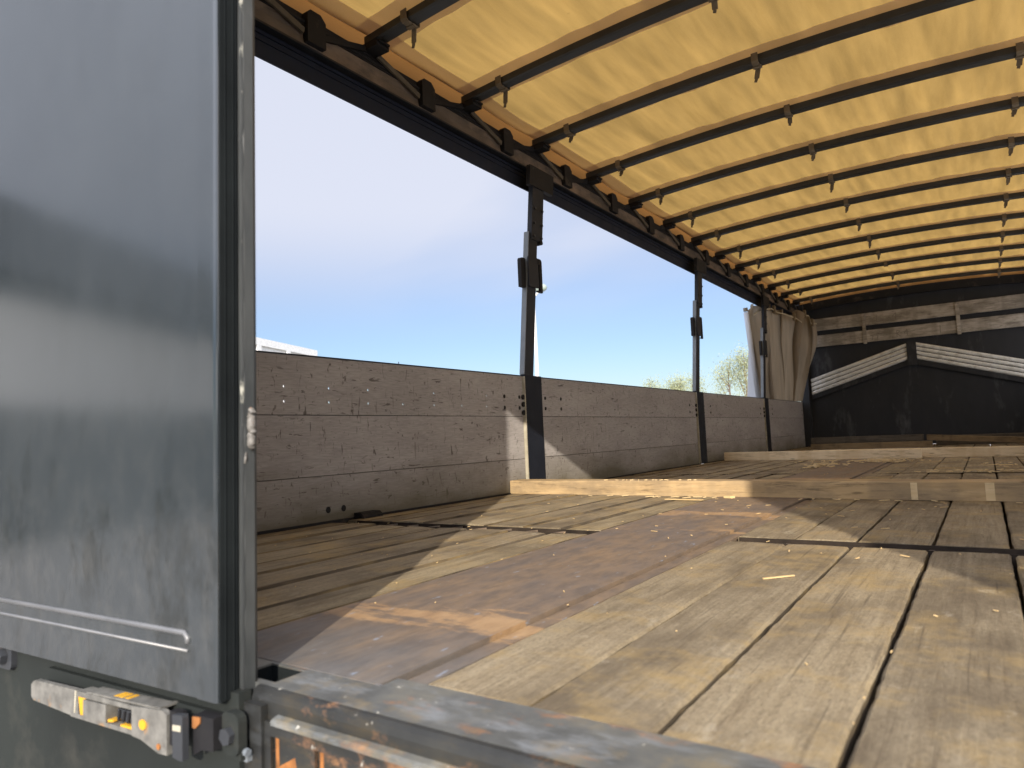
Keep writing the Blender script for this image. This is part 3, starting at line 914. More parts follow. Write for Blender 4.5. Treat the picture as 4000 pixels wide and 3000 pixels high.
# ------------------------------------------------------------------ roof tarp
tarp = thing('roof_tarp', 'tan translucent tarpaulin roof glowing in the sun above the dark bows', 'tarpaulin', (XC, 19, 7.2))
def tarp_z(x, y):
    k = (y - BOW_Y[0]) / 2.352
    fr = k - math.floor(k)
    sag = -0.035 * math.sin(math.pi * fr) ** 1.0
    fold = 0.030 * math.sin(x * 7.3 + 1.6 * mnoise.noise(Vector((x * 0.6, y * 0.35, 0)))) * mnoise.noise(Vector((x * 0.45, y * 0.18, 3.0)))
    fold += 0.045 * mnoise.noise(Vector((x * 2.1, y * 0.33, 7.0))) * math.sin(math.pi * fr)
    fold += 0.028 * mnoise.noise(Vector((x * 5.5, y * 0.5, 2.0))) * math.sin(math.pi * fr)
    return bow_z(max(min(x, 2.45), -7.25)) + 0.165 + sag + fold
def sheet(xs, ys, zf, bm=None):
    bm = bm or NB()
    g_ = [[bm.verts.new((x, y, zf(x, y))) for x in xs] for y in ys]
    for r0, r1 in zip(g_, g_[1:]):
        for k in range(len(xs) - 1):
            bm.faces.new((r0[k], r0[k + 1], r1[k + 1], r1[k]))
    return bm
build('tarp_sheet', sheet(lin(-7.25, 2.45, 220), lin(1.7, 36.3, 170), tarp_z), TARP, tarp, smooth=True)
def hem_z(x, y):
    return tarp_z(x, y) - 0.008
for y in BOW_Y:
    def hz_(x, y_):
        return bow_z(max(min(x, 2.45), -7.25)) + 0.138 + 0.010 * mnoise.noise(Vector((x * 1.4, y_ * 2, 1)))- 0.006 * abs(y_ - y) / 0.36
    wob = [0.36 + 0.02 * mnoise.noise(Vector((i * 0.31, y, 0))) for i in range(61)]
    bm = NB()
    xs = lin(-7.24, 2.44, 60)
    def hzz(x, y_):
        # follows the sheet just below it, flat over the bow
        return min(tarp_z(x, y_) - 0.010, bow_z(max(min(x, 2.45), -7.25)) + 0.156)
    rows = [[bm.verts.new((x, y + t * wob[i], hzz(x, y + t * wob[i]))) for i, x in enumerate(xs)] for t in (-1, -0.5, 0, 0.5, 1)]
    for a, c in zip(rows, rows[1:]):
        for k in range(60):
            bm.faces.new((a[k], a[k + 1], c[k + 1], c[k]))
    build('bow_pocket', bm, HEM, tarp, smooth=True)
bm = sheet(lin(-7.24, -6.93, 4), lin(1.9, 36.3, 200), lambda x, y: tarp_z(x, y) - 0.022)
build('edge_hem', bm, HEM, tarp, smooth=True)
bm = NB()                                         # tarp edge turning down outside the rail
ys = lin(1.9, 36.4, 240)
pr = [(-7.18, 0.172), (-7.36, 0.15), (-7.50, 0.08), (-7.60, -0.02), (-7.66, -0.25), (-7.68, -0.55)]
g_ = [[bm.verts.new((x + 0.02 * math.sin(y * 3.1), y, 7.03 + dz + 0.02 * mnoise.noise(Vector((x * 3, y * 1.3, 0))))) for x, dz in pr] for y in ys]
for r0, r1 in zip(g_, g_[1:]):
    for k in range(len(pr) - 1):
        bm.faces.new((r0[k], r0[k + 1], r1[k + 1], r1[k]))
build('edge_valance', bm, VALANCE, tarp, smooth=True)
bm = NB()                                         # front flap hanging slack before the headboard
xs = lin(-7.2, 2.4, 50)
rows = []
for t in (0, 0.35, 0.7, 1):
    rows.append([bm.verts.new((x, 36.31 + 0.22 * t, bow_z(x) + 0.14 - 0.16 * t - (0.08 * abs(math.sin(x * 1.1 + 0.6)) if t > 0.5 else 0))) for x in xs])
for a, c in zip(rows, rows[1:]):
    for k in range(50):
        bm.faces.new((a[k], a[k + 1], c[k + 1], c[k]))
build('front_flap', bm, VALANCE, tarp, smooth=True)
bm = NB()
xs_ = lin(XR + 0.05, -7.4, 24)
prism(bm, [(x, bow_z(x) + 0.02) for x in xs_] + [(x, bow_z(x) - 0.34) for x in reversed(xs_)], 'y', 36.42, 36.60)
FRONT_ARCH = bm

# ------------------------------------------------------------------ headboard
hb = thing('headboard', 'dark front wall of the load bed with grey boards and slanting metal slats', 'headboard', (XC, YH, 0))
bm = NB(); prism(bm, [(-7.45, 0), (XR + 0.1, 0)] + [(x, bow_z(x) + 0.12) for x in lin(XR + 0.1, -7.45, 24)], 'y', YH + 0.12, YH + 0.30); build('back_panel', bm, HBLACK, hb)
for za, zb in ((4.87, 5.43), (5.665, 6.25)):
    bm = NB(); box(bm, -7.2, XR, YH - 0.02, YH + 0.06, za, zb); bevel(bm, 0.01, 1); build('board', bm, HBOARD, hb)
for x in (-4.40, -0.64):
    bm = NB(); box(bm, x - 0.075, x + 0.075, YH - 0.075, YH - 0.022, 4.80, 6.24); bevel(bm, 0.008, 1); build('batten', bm, HBOARD, hb)
bm = NB()
for x in (-4.40, -0.64, 2.2, -7.1):
    box(bm, x - 0.05, x + 0.05, YH + 0.062, YH + 0.118, 4.8, 6.3)
build('board_cleat', bm, HBLACK, hb)
for side in (-1, 1):
    for k in range(4):
        # lower edges of the four slats; inner end high, outer end low
        zi0 = 3.865 + k * 0.198; zo0 = (2.535 if side < 0 else 2.25) + k * 0.204
        xi, xo = (-2.735, -6.92) if side < 0 else (-2.335, 2.35)
        if side > 0: zo0 = 2.44 + k * 0.204
        bm = NB()
        h = 0.172
        q = []
        for x, z in ((xi, zi0), (xo, zo0)):
            q.append([bm.verts.new(p) for p in ((x, YH - 0.01, z), (x, YH - 0.055, z + 0.045), (x, YH - 0.06, z + h - 0.06), (x, YH - 0.02, z + h), (x, YH + 0.02, z + h), (x, YH + 0.02, z))])
        for i in range(6):
            bm.faces.new((q[0][i], q[0][(i + 1) % 6], q[1][(i + 1) % 6], q[1][i]))
        bm.faces.new(q[0]); bm.faces.new(list(reversed(q[1])))
        build('slat', bm, SLAT, hb)
    bm = NB()
    xi, xo = (-2.72, -7.0) if side < 0 else (-2.36, 2.4)
    zo = 2.30 if side < 0 else 2.2
    qs = [(xi, 3.62), (xo, zo), (xo, zo + 1.05), (xi, 4.67)]
    prism(bm, qs, 'y', YH + 0.021, YH + 0.05)
    prism(bm, [(xi, 3.62), (xo, zo), (xo, zo + 0.17), (xi, 3.83)], 'y', YH - 0.02, YH + 0.020)
    build('slat_frame', bm, HBLACK, hb)
bm = NB(); prism(bm, [(-2.73, 3.60), (-2.34, 3.60), (-2.34, 4.66), (-2.53, 4.72), (-2.73, 4.68)], 'y', YH - 0.10, YH + 0.04); build('ridge_post', bm, HBLACK, hb)
bm = NB(); box(bm, -7.42, -7.02, YH - 0.28, YH + 0.1, 0, 7.0); bevel(bm, 0.02, 1); build('corner_post', bm, HBLACK, hb)
build('top_arch', FRONT_ARCH, BLACK, hb)
# faint chalked marks on the boards, as on the real ones
MARK = flat('dark_crayon_mark', (0.15, 0.135, 0.115), 0.9)
bm = NB()
def stroke(bm, pts, w=0.022):
    for a, b in zip(pts, pts[1:]):
        bar(bm, (a[0], YH - 0.0225, a[1]), (b[0], YH - 0.0225, b[1]), 0.004, w, (0, 0, 1)) if abs(a[0] - b[0]) > abs(a[1] - b[1]) else bar(bm, (a[0], YH - 0.0225, a[1]), (b[0], YH - 0.0225, b[1]), w, 0.004, (0, 1, 0))
def glyphs(x, z, h, s):
    G = {'L': [[(0, 1), (0, 0), (.5, 0)]], '4': [[(.45, 0), (.5, 1), (0, .4), (.6, .4)]], 'R': [[(0, 0), (0, 1), (.5, .8), (0, .5), (.55, 0)]], '1': [[(0, 0), (0.02, 1)]], '7': [[(0, 1), (.5, .95), (.2, 0)]]}
    for ch in s:
        for st_ in G.get(ch, []):
            stroke(bm, [(x + p[0] * h * 0.9, z + p[1] * h) for p in st_])
        x += h * 0.95
glyphs(-3.85, 5.78, 0.34, 'L 4')
glyphs(-3.35, 4.98, 0.30, '1R4')
glyphs(-4.15, 4.93, 0.22, '77')
glyphs(-1.35, 4.95, 0.34, '1')
stroke(bm, [(-4.2, 5.18), (-3.4, 5.21)], 0.015)
build('crayon_mark', bm, MARK, hb)

# ------------------------------------------------------------------ bunched curtain on the left, near the headboard
cu = thing('side_curtain', 'bunched taupe side curtain hanging in folds beside the headboard', 'curtain', (-7.5, 33, 2.3))
def curve(pts, n):
    """resample a polyline"""
    ls = [0]
    for a, b in zip(pts, pts[1:]):
        ls.append(ls[-1] + (Vector(b) - Vector(a)).length)
    out = []
    for i in range(n + 1):
        t = ls[-1] * i / n
        k = max(j for j in range(len(ls)) if ls[j] <= t + 1e-9); k = min(k, len(pts) - 2)
        f = (t - ls[k]) / max(1e-9, ls[k + 1] - ls[k])
        out.append(Vector(pts[k]).lerp(Vector(pts[k + 1]), f))
    return out
TOP = [(-7.72, 28.80, 5.86), (-7.64, 29.5, 6.16), (-7.50, 31.0, 6.40), (-7.42, 31.7, 6.30), (-7.30, 32.5, 6.33), (-7.05, 33.6, 6.22), (-6.95, 34.2, 6.10), (-6.85, 34.5, 6.48), (-6.80, 35.1, 6.50), (-6.70, 35.0, 6.10), (-6.56, 35.6, 6.15)]
BOT = [(-7.68, 29.5, 2.235), (-7.60, 30.1, 2.235), (-7.55, 30.6, 2.235), (-7.50, 31.2, 2.235), (-7.48, 31.9, 2.235), (-7.46, 32.6, 2.235), (-7.44, 33.0, 2.235), (-7.43, 33.8, 2.235), (-7.42, 34.5, 2.235), (-7.41, 35.2, 2.235), (-7.40, 35.9, 2.235)]
NU, NV = 150, 26
tp, bt = curve(TOP, NU), curve(BOT, NU)
bm = NB(); g_ = []
for j in range(NV + 1):
    v = j / NV
    row = []
    for i in range(NU + 1):
        u = i / NU
        p = bt[i].lerp(tp[i], v ** 0.75)
        ph = 2 * math.pi * (4.6 * u + 0.75 * mnoise.noise(Vector((u * 2.6, v * 0.9, 3))) + 0.35 * mnoise.noise(Vector((u * 6.5, v * 1.6, 9))) - 0.35 * v * u)
        tri = math.asin(max(-0.97, min(0.97, math.sin(ph)))) / 1.4
        amp = (0.20 + 0.12 * math.sin(u * 9 + v)) * min(1, u * 9) * (0.75 + 0.45 * v)
        p = p + Vector((amp * tri + 0.05 * mnoise.noise(Vector((u * 14, v * 2.2, 5))), 0.35 * math.cos(ph) * (0.5 + 0.4 * v), 0))
        bulge = math.sin(math.pi * v) * (0.30 if u > 0.8 else 0.0) * (u - 0.8) / 0.2
        p.x += bulge
        if v < 0.02: p.z = 2.235
        row.append(bm.verts.new(p))
    g_.append(row)
for r0, r1 in zip(g_, g_[1:]):
    for k in range(NU):
        bm.faces.new((r0[k], r0[k + 1], r1[k + 1], r1[k]))
drape = build('drape', bm, CURT, cu, smooth=False)
bm = NB(); tube(bm, [(-7.74, 28.72, 5.78), (-7.72, 29.0, 4.4), (-7.70, 29.55, 2.24)], 0.10, 10)
build('tension_tube', bm, CURTOUT, cu, smooth=True)
bm = NB(); tube(bm, [(-7.74, 28.70, 5.80), (-7.745, 28.68, 5.95)], 0.09, 10); build('tube_end', bm, CURT, cu)
bm = NB()
A_ = [(-8.62, 31.2, 2.0), (-7.74, 29.6, 2.0), (-7.76, 29.05, 4.45), (-7.95, 29.6, 4.4)]
f1 = [bm.verts.new(p) for p in A_]; f2 = [bm.verts.new((p[0] - 0.02, p[1] - 0.02, p[2])) for p in A_]
bm.faces.new(f1); bm.faces.new(list(reversed(f2)))
for i in range(4):
    bm.faces.new((f1[i], f1[(i + 1) % 4], f2[(i + 1) % 4], f2[i]))
build('outer_flap', bm, CURTOUT, cu)
bm = NB()
g_ = curve(TOP, 90)
for a, b in zip(g_, g_[1:]):
    bar(bm, a + Vector((0.25, -0.02, -0.25)), b + Vector((0.25, -0.02, -0.25)), 0.015, 0.05)
build('top_cord', bm, flat('pale_cord', (0.42, 0.38, 0.28), 0.8), cu)
for u in (0.35, 0.62, 0.80, 0.95):
    p = tp[int(u * NU)] + Vector((0.22, -0.05, -0.12))
    bm = NB(); box(bm, p.x - 0.04, p.x + 0.05, p.y - 0.12, p.y + 0.12, p.z - 0.25, p.z + 0.10); bevel(bm, 0.012, 1)
    build('runner', bm, STRAP, cu)

# ------------------------------------------------------------------ loose timber on the floor
def timber(name, a, b, depth, h, mat, label, z=0.0, zb=None, group=None, jag=0.004):
    """a, b: lower front corners (x, y); depth runs away from the camera"""
    zb = z if zb is None else zb
    n = 24
    bm = NB(); rows = []
    for i in range(n + 1):
        t = i / n
        x = a[0] + (b[0] - a[0]) * t; y = a[1] + (b[1] - a[1]) * t; zz = z + (zb - z) * t
        j = jag * mnoise.noise(Vector((x * 3.1, y, h)))
        prof = [(0, 0), (0, h + j - 0.012), (0.012, h + j), (depth - 0.012, h + j), (depth, h + j - 0.012), (depth, 0)]
        rows.append([bm.verts.new((x, y + p + j, zz + q)) for p, q in prof])
    for r0, r1 in zip(rows, rows[1:]):
        for k in range(6):
            bm.faces.new((r0[k], r0[(k + 1) % 6], r1[(k + 1) % 6], r1[k]))
    bm.faces.new(rows[0]); bm.faces.new(list(reversed(rows[-1])))
    o = build(name, bm, mat)
    tag(o, label, 'timber', group)
    return o
T1 = timber('timber_beam', (-7.34, 10.63), (2.3, 10.23), 0.42, 0.238, TIMBER, 'long stained timber beam lying right across the floor in the foreground sun')
bm = NB()
for x, w in ((-0.83, 0.075), (-0.02, 0.095), (1.1, 0.08)):
    yf = 10.63 + (x + 7.34) * (10.23 - 10.63) / 9.64
    q = box(bm, x - w / 2, x + w / 2, yf - 0.006, yf + 0.01, 0.004, 0.222)
mk_ = build('pale_stripe', bm, PALEMARK, T1)
timber('timber_beam', (-7.20, 22.91), (-1.52, 22.16), 0.19, 0.262, PALE, 'fresh pale plank lying on edge, the left and nearer of the two pale planks')
timber('timber_beam', (-4.5, 23.10), (2.3, 22.20), 0.22, 0.258, PALE, 'pale plank on the right, its left end tucked behind the other pale plank')
timber('timber_beam', (-6.30, 32.05), (-1.80, 31.95), 0.42, 0.235, BROWNWOOD, 'brown old timber lying on the floor under a darker one before the headboard')
timber('timber_beam', (-6.35, 32.45), (-2.12, 32.45), 0.5, 0.235, OLDWOOD, 'dark grey timber on top of the brown timber before the headboard', 0.262, 0.262)
timber('timber_beam', (-2.00, 32.5), (2.2, 31.9), 0.5, 0.215, BROWNWOOD, 'orange brown timber resting slanted at the right before the headboard', 0.262, -0.005)
timber('timber_beam', (-1.75, 33.6), (2.3, 33.8), 0.5, 0.40, OLDWOOD, 'dark timber lying behind the slanted orange brown one at the foot of the headboard')

# chips and shavings
rc = random.Random(3)
bm = NB()
def chip(bm, x, y, L_, W_, T_=0.008, z=0.006):
    a = rc.uniform(0, math.pi)
    d = Vector((math.cos(a), math.sin(a), 0)) * L_ / 2
    bar(bm, Vector((x, y, z + T_)) - d, Vector((x, y, z + T_ + rc.uniform(0, 0.006))) + d, W_, T_)
for k in range(210):
    y = 2.5 + 16 * rc.random() ** 1.2
    x = rc.uniform(-7.0, 1.8)
    f = min(1, y / 9)
    chip(bm, x, y, f * rc.uniform(0.015, 0.05), f * rc.uniform(0.008, 0.02), 0.004)
for k in range(16):
    y = rc.uniform(5.0, 9.5); x = rc.uniform(-3.0, 0.2)
    chip(bm, x, y, rc.uniform(0.02, 0.11), rc.uniform(0.008, 0.02), 0.005)
o = build('wood_chips', bm, CHIPWOOD); tag(o, 'small pale wood chips scattered over the floor planks', 'wood chips', kind='stuff')
bm = NB()
for (cx, cy, sx, sy, n) in ((-3.55, 18.1, 0.10, 0.25, 25), (-3.35, 18.7, 0.22, 0.35, 50), (-2.3, 20.7, 0.35, 0.45, 110), (-2.6, 20.4, 0.9, 0.3, 50), (0.0, 15.72, 0.7, 0.12, 40), (0.2, 17.9, 0.3, 0.3, 12)):
    for k in range(n):
        chip(bm, rc.gauss(cx, sx), rc.gauss(cy, sy), rc.uniform(0.05, 0.2), rc.uniform(0.015, 0.05), 0.012, rc.uniform(0.004, 0.05))
for k in range(26):
    x = rc.uniform(-6, 1); y = 10.5 - (x + 7.3) * 0.041 - rc.uniform(0.05, 0.2)
    chip(bm, x, y, rc.uniform(0.04, 0.14), 0.02)
for k in range(16):                                # splinters on top of the beam
    x = rc.uniform(-5.5, -3.6)
    chip(bm, x, 10.56, rc.uniform(0.03, 0.07), 0.01, 0.012, 0.238)
o = build('wood_shavings', bm, STRAW); tag(o, 'little heaps of yellow wood shavings in front of the pale planks', 'wood shavings', kind='stuff')
o = NB(); bar(o, (-4.05, 9.95, 0.008), (-3.45, 9.85, 0.014), 0.06, 0.014)
o = build('wood_splinter', o, CHIPWOOD); tag(o, 'long flat pale splinter lying in front of the foreground beam', 'splinter')
o = NB(); prism(o, [(-3.26, 10.22), (-3.16, 10.20), (-3.10, 10.24), (-3.18, 10.28), (-3.26, 10.27)], 'z', 0.008, 0.04)
o = build('wood_offcut', o, CHIPWOOD); tag(o, 'small pale offcut lying against the foot of the foreground beam', 'offcut')
o = NB(); bar(o, (-1.30, 4.78, 0.010), (-1.14, 4.95, 0.012), 0.016, 0.008)
o = build('wood_splinter', o, CHIPWOOD); tag(o, 'thin yellow splinter lying on the sunlit planks right of the steel strip', 'splinter')

# ------------------------------------------------------------------ left rear door (closed) and panel below it
DX, DY = -2.715, 1.738
PIV = Vector((DX, DY, 0))
ang = math.radians(2.6)
def swing(bm):
    for v in bm.verts:
        d = v.co - PIV
        # the leaf is sprung a little: its hinge side stands nearer the camera
        v.co = Vector((PIV.x + d.x * math.cos(ang) - d.y * math.sin(ang), PIV.y + d.x * math.sin(ang) + d.y * math.cos(ang), v.co.z))
        v.co.x += (v.co.z + 0.04) * 0.0135           # and hangs a little out of plumb
    return bm
door = thing('rear_door', 'closed dark grey rear door leaf filling the left of the picture', 'door', (-5, 1.7, -0.04))
DZ0, DZ1 = -0.04, 7.0
bm = NB(); box(bm, -7.42, DX - 0.004, DY + 0.004, DY + 0.10, DZ0, DZ1); bevel(bm, 0.004, 2); build('leaf', swing(bm), DOOR, door)
bm = NB(); prism(bm, [(-2.86, DY + 0.0036), (-2.80, DY + 0.0027), (-2.765, DY + 0.0022), (-2.748, DY + 0.0022), (-2.732, DY + 0.004), (-2.720, DY + 0.009), (-2.717, DY + 0.018), (-2.717, DY + 0.03), (-2.86, DY + 0.03)], 'z', DZ0 - 0.003, DZ1)
build('edge_frame', swing(bm), DOOR, door)
for zz, xe, rr in ((0.222, -2.945, 0.013), (0.148, -2.925, 0.008)):
    bm = NB(); tube(bm, [(-7.3, DY + 0.004, zz), (xe, DY + 0.004, zz), (xe + 0.018, DY + 0.004, zz - 0.02), (xe + 0.022, DY + 0.004, zz - 0.042)] if rr > 0.01 else [(-7.3, DY + 0.004, zz), (xe, DY + 0.004, zz)], rr, 12)
    build('pressed_rib', swing(bm), BEAD, door, smooth=True)
bm = NB(); box(bm, -2.719, -2.7145, DY + 0.012, DY + 0.098, DZ0, DZ1); build('edge_seal', swing(bm), SEALSHADE, door)
for k, (dy, w) in enumerate(((0.035, 0.004), (0.075, 0.005))):
    bm = NB(); box(bm, -2.7145, -2.711, DY + dy, DY + dy + w, DZ0 + 0.01, DZ1); build('seal_ridge', swing(bm), SEALSHADE, door)
def lean_post(bm):
    for v in bm.verts:
        v.co.x += (v.co.z - DZ0) * 0.0135
    return bm
jamb = thing('seam_post', 'narrow grey steel flange with chipped white paint beside the rear door', 'post', (-2.70, 1.88, 0))
bm = NB(); prism(bm, [(-2.79, 1.846), (-2.702, 1.846), (-2.694, 1.855), (-2.690, 1.90), (-2.70, 1.918), (-2.79, 1.918)], 'z', -0.02, 7.0); build('flange', lean_post(bm), SEAM, jamb)
bm = NB()
n = 90
rows = []
for i in range(n + 1):
    z = -0.02 + 7.0 * i / n
    j = 0.004 * mnoise.noise(Vector((z * 9, 1, 1)))
    rows.append([bm.verts.new((-2.705 + p + j, 1.846 + q + j, z)) for p, q in ((0, -0.005), (0.010, -0.003), (0.012, 0.006), (0, 0.008))])
for a, b in zip(rows, rows[1:]):
    for k in range(4):
        bm.faces.new((a[k], a[(k + 1) % 4], b[(k + 1) % 4], b[k]))
build('chipped_edge', lean_post(bm), CHIP, jamb)
bm = NB()                                          # lumpy weld run on the flange
wp = [Vector((-2.688 + 0.007 * mnoise.noise(Vector((i * 0.55, 0, 0))), 1.884 + 0.008 * mnoise.noise(Vector((i * 0.45, 5, 0))), 1.00 + 0.0078 * i)) for i in range(25)]
tube(bm, wp, [max(0.006, (0.019 + 0.007 * mnoise.noise(Vector((i * 0.8, 9, 2)))) * min(1, 0.45 + 0.2 * min(i, 24 - i))) for i in range(25)], 10)
tube(bm, [(-2.70, 1.862, 0.99), (-2.692, 1.858, 0.965), (-2.698, 1.855, 0.945)], [0.009, 0.007, 0.008], 7)
build('weld_bead', lean_post(bm), WELD, jamb, smooth=True)

tail = thing('tailgate', 'matt dark grey panel under the rear door carrying a zinc latch', 'panel', (-4.5, 1.80, -0.5))
def swing2(bm):
    for v in bm.verts:
        v.co.y += (v.co.x - DX) * 0.044
    return bm
bm = NB(); box(bm, -7.5, -2.665, 1.80, 1.86, -2.2, -0.012); bevel(bm, 0.006, 2); build('panel_sheet', swing2(bm), PANEL, tail)
bm = NB(); box(bm, -2.664, -2.55, 1.825, 1.856, -2.2, -0.05); bevel(bm, 0.006, 2); build('end_plate', bm, SILLF, tail)
# latch
bm = NB(); box(bm, -4.2, -2.62, 1.775, 1.803, -0.265, -0.10); bevel(bm, 0.004, 1)
lt = build('latch', swing2(bm), PANEL, tail, label='zinc toggle latch with yellow paint marks')
def lp(name, pts, y0, y1, mat, bw=0.004):
    bm = NB(); prism(bm, pts, 'y', y0, y1)
    if bw: bevel(bm, bw, 2)
    return build(name, swing2(bm), mat, lt)
lp('lever', [(-4.19, -0.150), (-4.165, -0.138), (-3.74, -0.127), (-3.74, -0.250), (-3.80, -0.254), (-4.18, -0.240), (-4.205, -0.225), (-4.207, -0.165)], 1.70, 1.725, LATCH, 0.006)
lp('frame_bar', [(-3.74, -0.127), (-3.26, -0.122), (-3.26, -0.140), (-3.74, -0.152)], 1.695, 1.765, LATCH)
lp('frame_bar', [(-3.80, -0.236), (-3.26, -0.228), (-3.26, -0.248), (-3.52, -0.252), (-3.80, -0.255)], 1.695, 1.765, LATCH)
lp('jaw', [(-3.262, -0.121), (-3.03, -0.102), (-2.995, -0.115), (-2.995, -0.283), (-3.06, -0.285), (-3.19, -0.252), (-3.262, -0.248)], 1.690, 1.715, LATCH, 0.006)
lp('yellow_mark', [(-3.735, -0.150), (-3.665, -0.146), (-3.672, -0.158), (-3.690, -0.160), (-3.690, -0.228), (-3.675, -0.236), (-3.715, -0.238)], 1.698, 1.706, YELLOW, 0)
lp('slide_block', [(-3.675, -0.156), (-3.475, -0.150), (-3.475, -0.228), (-3.675, -0.232)], 1.690, 1.775, LATCH, 0.008)
lp('spring_block', [(-3.42, -0.165), (-3.27, -0.160), (-3.27, -0.215), (-3.36, -0.215), (-3.36, -0.205), (-3.42, -0.205)], 1.715, 1.775, IRON)
lp('yellow_mark', [(-3.48, -0.218), (-3.43, -0.212), (-3.43, -0.222), (-3.48, -0.230)], 1.70, 1.735, YELLOW, 0)
lp('yellow_mark', [(-3.37, -0.222), (-3.27, -0.218), (-3.27, -0.230), (-3.37, -0.234)], 1.70, 1.73, YELLOW, 0)
lp('yellow_dot', ngon(-3.17, -0.184, 0.026, 14, 0, 0.022), 1.684, 1.6895, YELLOW, 0)
lp('top_flange', [(-3.66, -0.120), (-3.06, -0.099), (-3.06, -0.107), (-3.66, -0.128)], 1.70, 1.785, LATCH, 0.002)
for xa in (-3.45, -3.36, -3.41):
    lp('yellow_mark', [(xa, -0.1125 + (xa + 3.45) * 0.035), (xa + 0.03, -0.1115 + (xa + 3.45) * 0.035), (xa + 0.03, -0.1095 + (xa + 3.45) * 0.035), (xa, -0.1105 + (xa + 3.45) * 0.035)], 1.715, 1.765, YELLOW, 0)
lp('fold_line', [(-3.765, -0.130), (-3.755, -0.130), (-3.765, -0.252), (-3.775, -0.252)], 1.697, 1.701, LITWEAR, 0)
for xa in (-3.40, -3.36, -3.32):
    lp('spring_coil', [(xa, -0.166), (xa + 0.014, -0.166), (xa + 0.004, -0.212), (xa - 0.010, -0.212)], 1.706, 1.7145, BLACK, 0)
lp('rivet', ngon(-3.05, -0.255, 0.013, 8), 1.684, 1.6895, OXIDE, 0)
lp('keeper_wear', [(-2.92, -0.135), (-2.865, -0.13), (-2.865, -0.155), (-2.92, -0.158)], 1.669, 1.6715, LITWEAR, 0)
lp('keeper', [(-2.925, -0.096), (-2.86, -0.088), (-2.855, -0.10), (-2.855, -0.272), (-2.88, -0.274), (-2.925, -0.268)], 1.672, 1.70, IRON, 0.004)
lp('keeper_bolt', [(-2.99, -0.10), (-2.93, -0.10), (-2.93, -0.24), (-2.99, -0.24)], 1.70, 1.74, BLACK)
lp('bracket', [(-2.855, -0.10), (-2.72, -0.095), (-2.72, -0.225), (-2.80, -0.235), (-2.855, -0.265)], 1.72, 1.78, BLACK)
lp('rusty_rim', [(-2.85, -0.105), (-2.80, -0.100), (-2.80, -0.125), (-2.83, -0.15), (-2.85, -0.15)], 1.712, 1.718, OXIDE, 0)
lp('bracket_plate', rrect(-2.725, -2.615, -0.245, -0.075, 0.035, 3), 1.76, 1.80, PANEL, 0.008)
lp('bracket_bolt', ngon(-2.672, -0.165, 0.036, 6, 0.3), 1.735, 1.76, IRON, 0.006)
# bolted hinge at the left edge of the picture
bm = NB(); prism(bm, rrect(-4.95, -4.60, -0.17, -0.04, 0.03, 3), 'y', 1.77, 1.80); bevel(bm, 0.006, 2)
hg = build('hinge_plate', swing2(bm), IRON, tail)
bm = NB(); prism(bm, ngon(-4.685, -0.098, 0.046, 6, 0.2), 'y', 1.735, 1.77); bevel(bm, 0.006, 2); build('hinge_bolt', swing2(bm), IRON, hg)
bm = NB(); prism(bm, ngon(-4.80, -0.095, 0.03, 10), 'y', 1.745, 1.77); build('hinge_bolt', swing2(bm), OXIDE, hg)

# ------------------------------------------------------------------ rest of the trailer body (rear header, right side, opened right door)
hd = NB(); box(hd, -7.6, XR + 0.2, 1.80, 2.20, 5.60, 7.175); bevel(hd, 0.02, 1)
tag(build('rear_header', hd, BLACK), 'dark steel header across the top of the rear opening', 'header')
rs = thing('right_side', 'closed right side of the load bed, boards below and grey tarp above', 'side wall', (XR, 20, 0))
for za, zb in ((0.0, 0.61), (0.62, 1.42), (1.43, 2.2)):
    bm = NB(); box(bm, XR, XR + 0.1, 2.1, 36.6, za, zb); build('board', bm, WALL, rs)
bm = sheet([0, 1, 2, 3], lin(2.1, 36.6, 120), lambda x, y: 0)
for v in bm.verts:
    k = v.co.x; v.co.z = 2.0 + k * 1.70; v.co.x = XR + 0.18 + 0.05 * math.sin(v.co.y * 2.1)
build('tarp_panel', bm, RCURT, rs, smooth=True)
bm = NB(); box(bm, XR - 0.05, XR + 0.15, 1.9, 36.7, 6.5, 7.05); build('roof_rail', bm, BLACK, rs)
bm = NB(); box(bm, XR - 0.04, XR + 0.22, 1.80, 2.16, -0.3, 7.17); build('corner_post', bm, BLACK, rs)
bm = sheet([0, 1, 2, 3], lin(1.7, 36.4, 100), lambda x, y: 0)
for v in bm.verts:
    k = int(round(v.co.x)); v.co.x, v.co.z = ((2.44, 7.21), (2.60, 7.19), (2.80, 7.10), (2.84, 6.4))[k]
build('edge_valance', bm, VALANCE, rs, smooth=True)
for y in (11.5, 21.2, 29.2):
    bm = NB(); box(bm, XR - 0.05, XR + 0.14, y - 0.2, y + 0.2, 0, 6.5); build('post', bm, POSTUP, rs)
rd = NB()
q = Vector((1.60, -4.56, 0)).normalized()
bar(rd, Vector((2.60, 1.90, 3.5)), Vector((2.60, 1.90, 3.5)) + q * 4.83, 0.12, 7.0)
tag(build('right_rear_door', rd, DOOR), 'dark grey right rear door swung open', 'door')

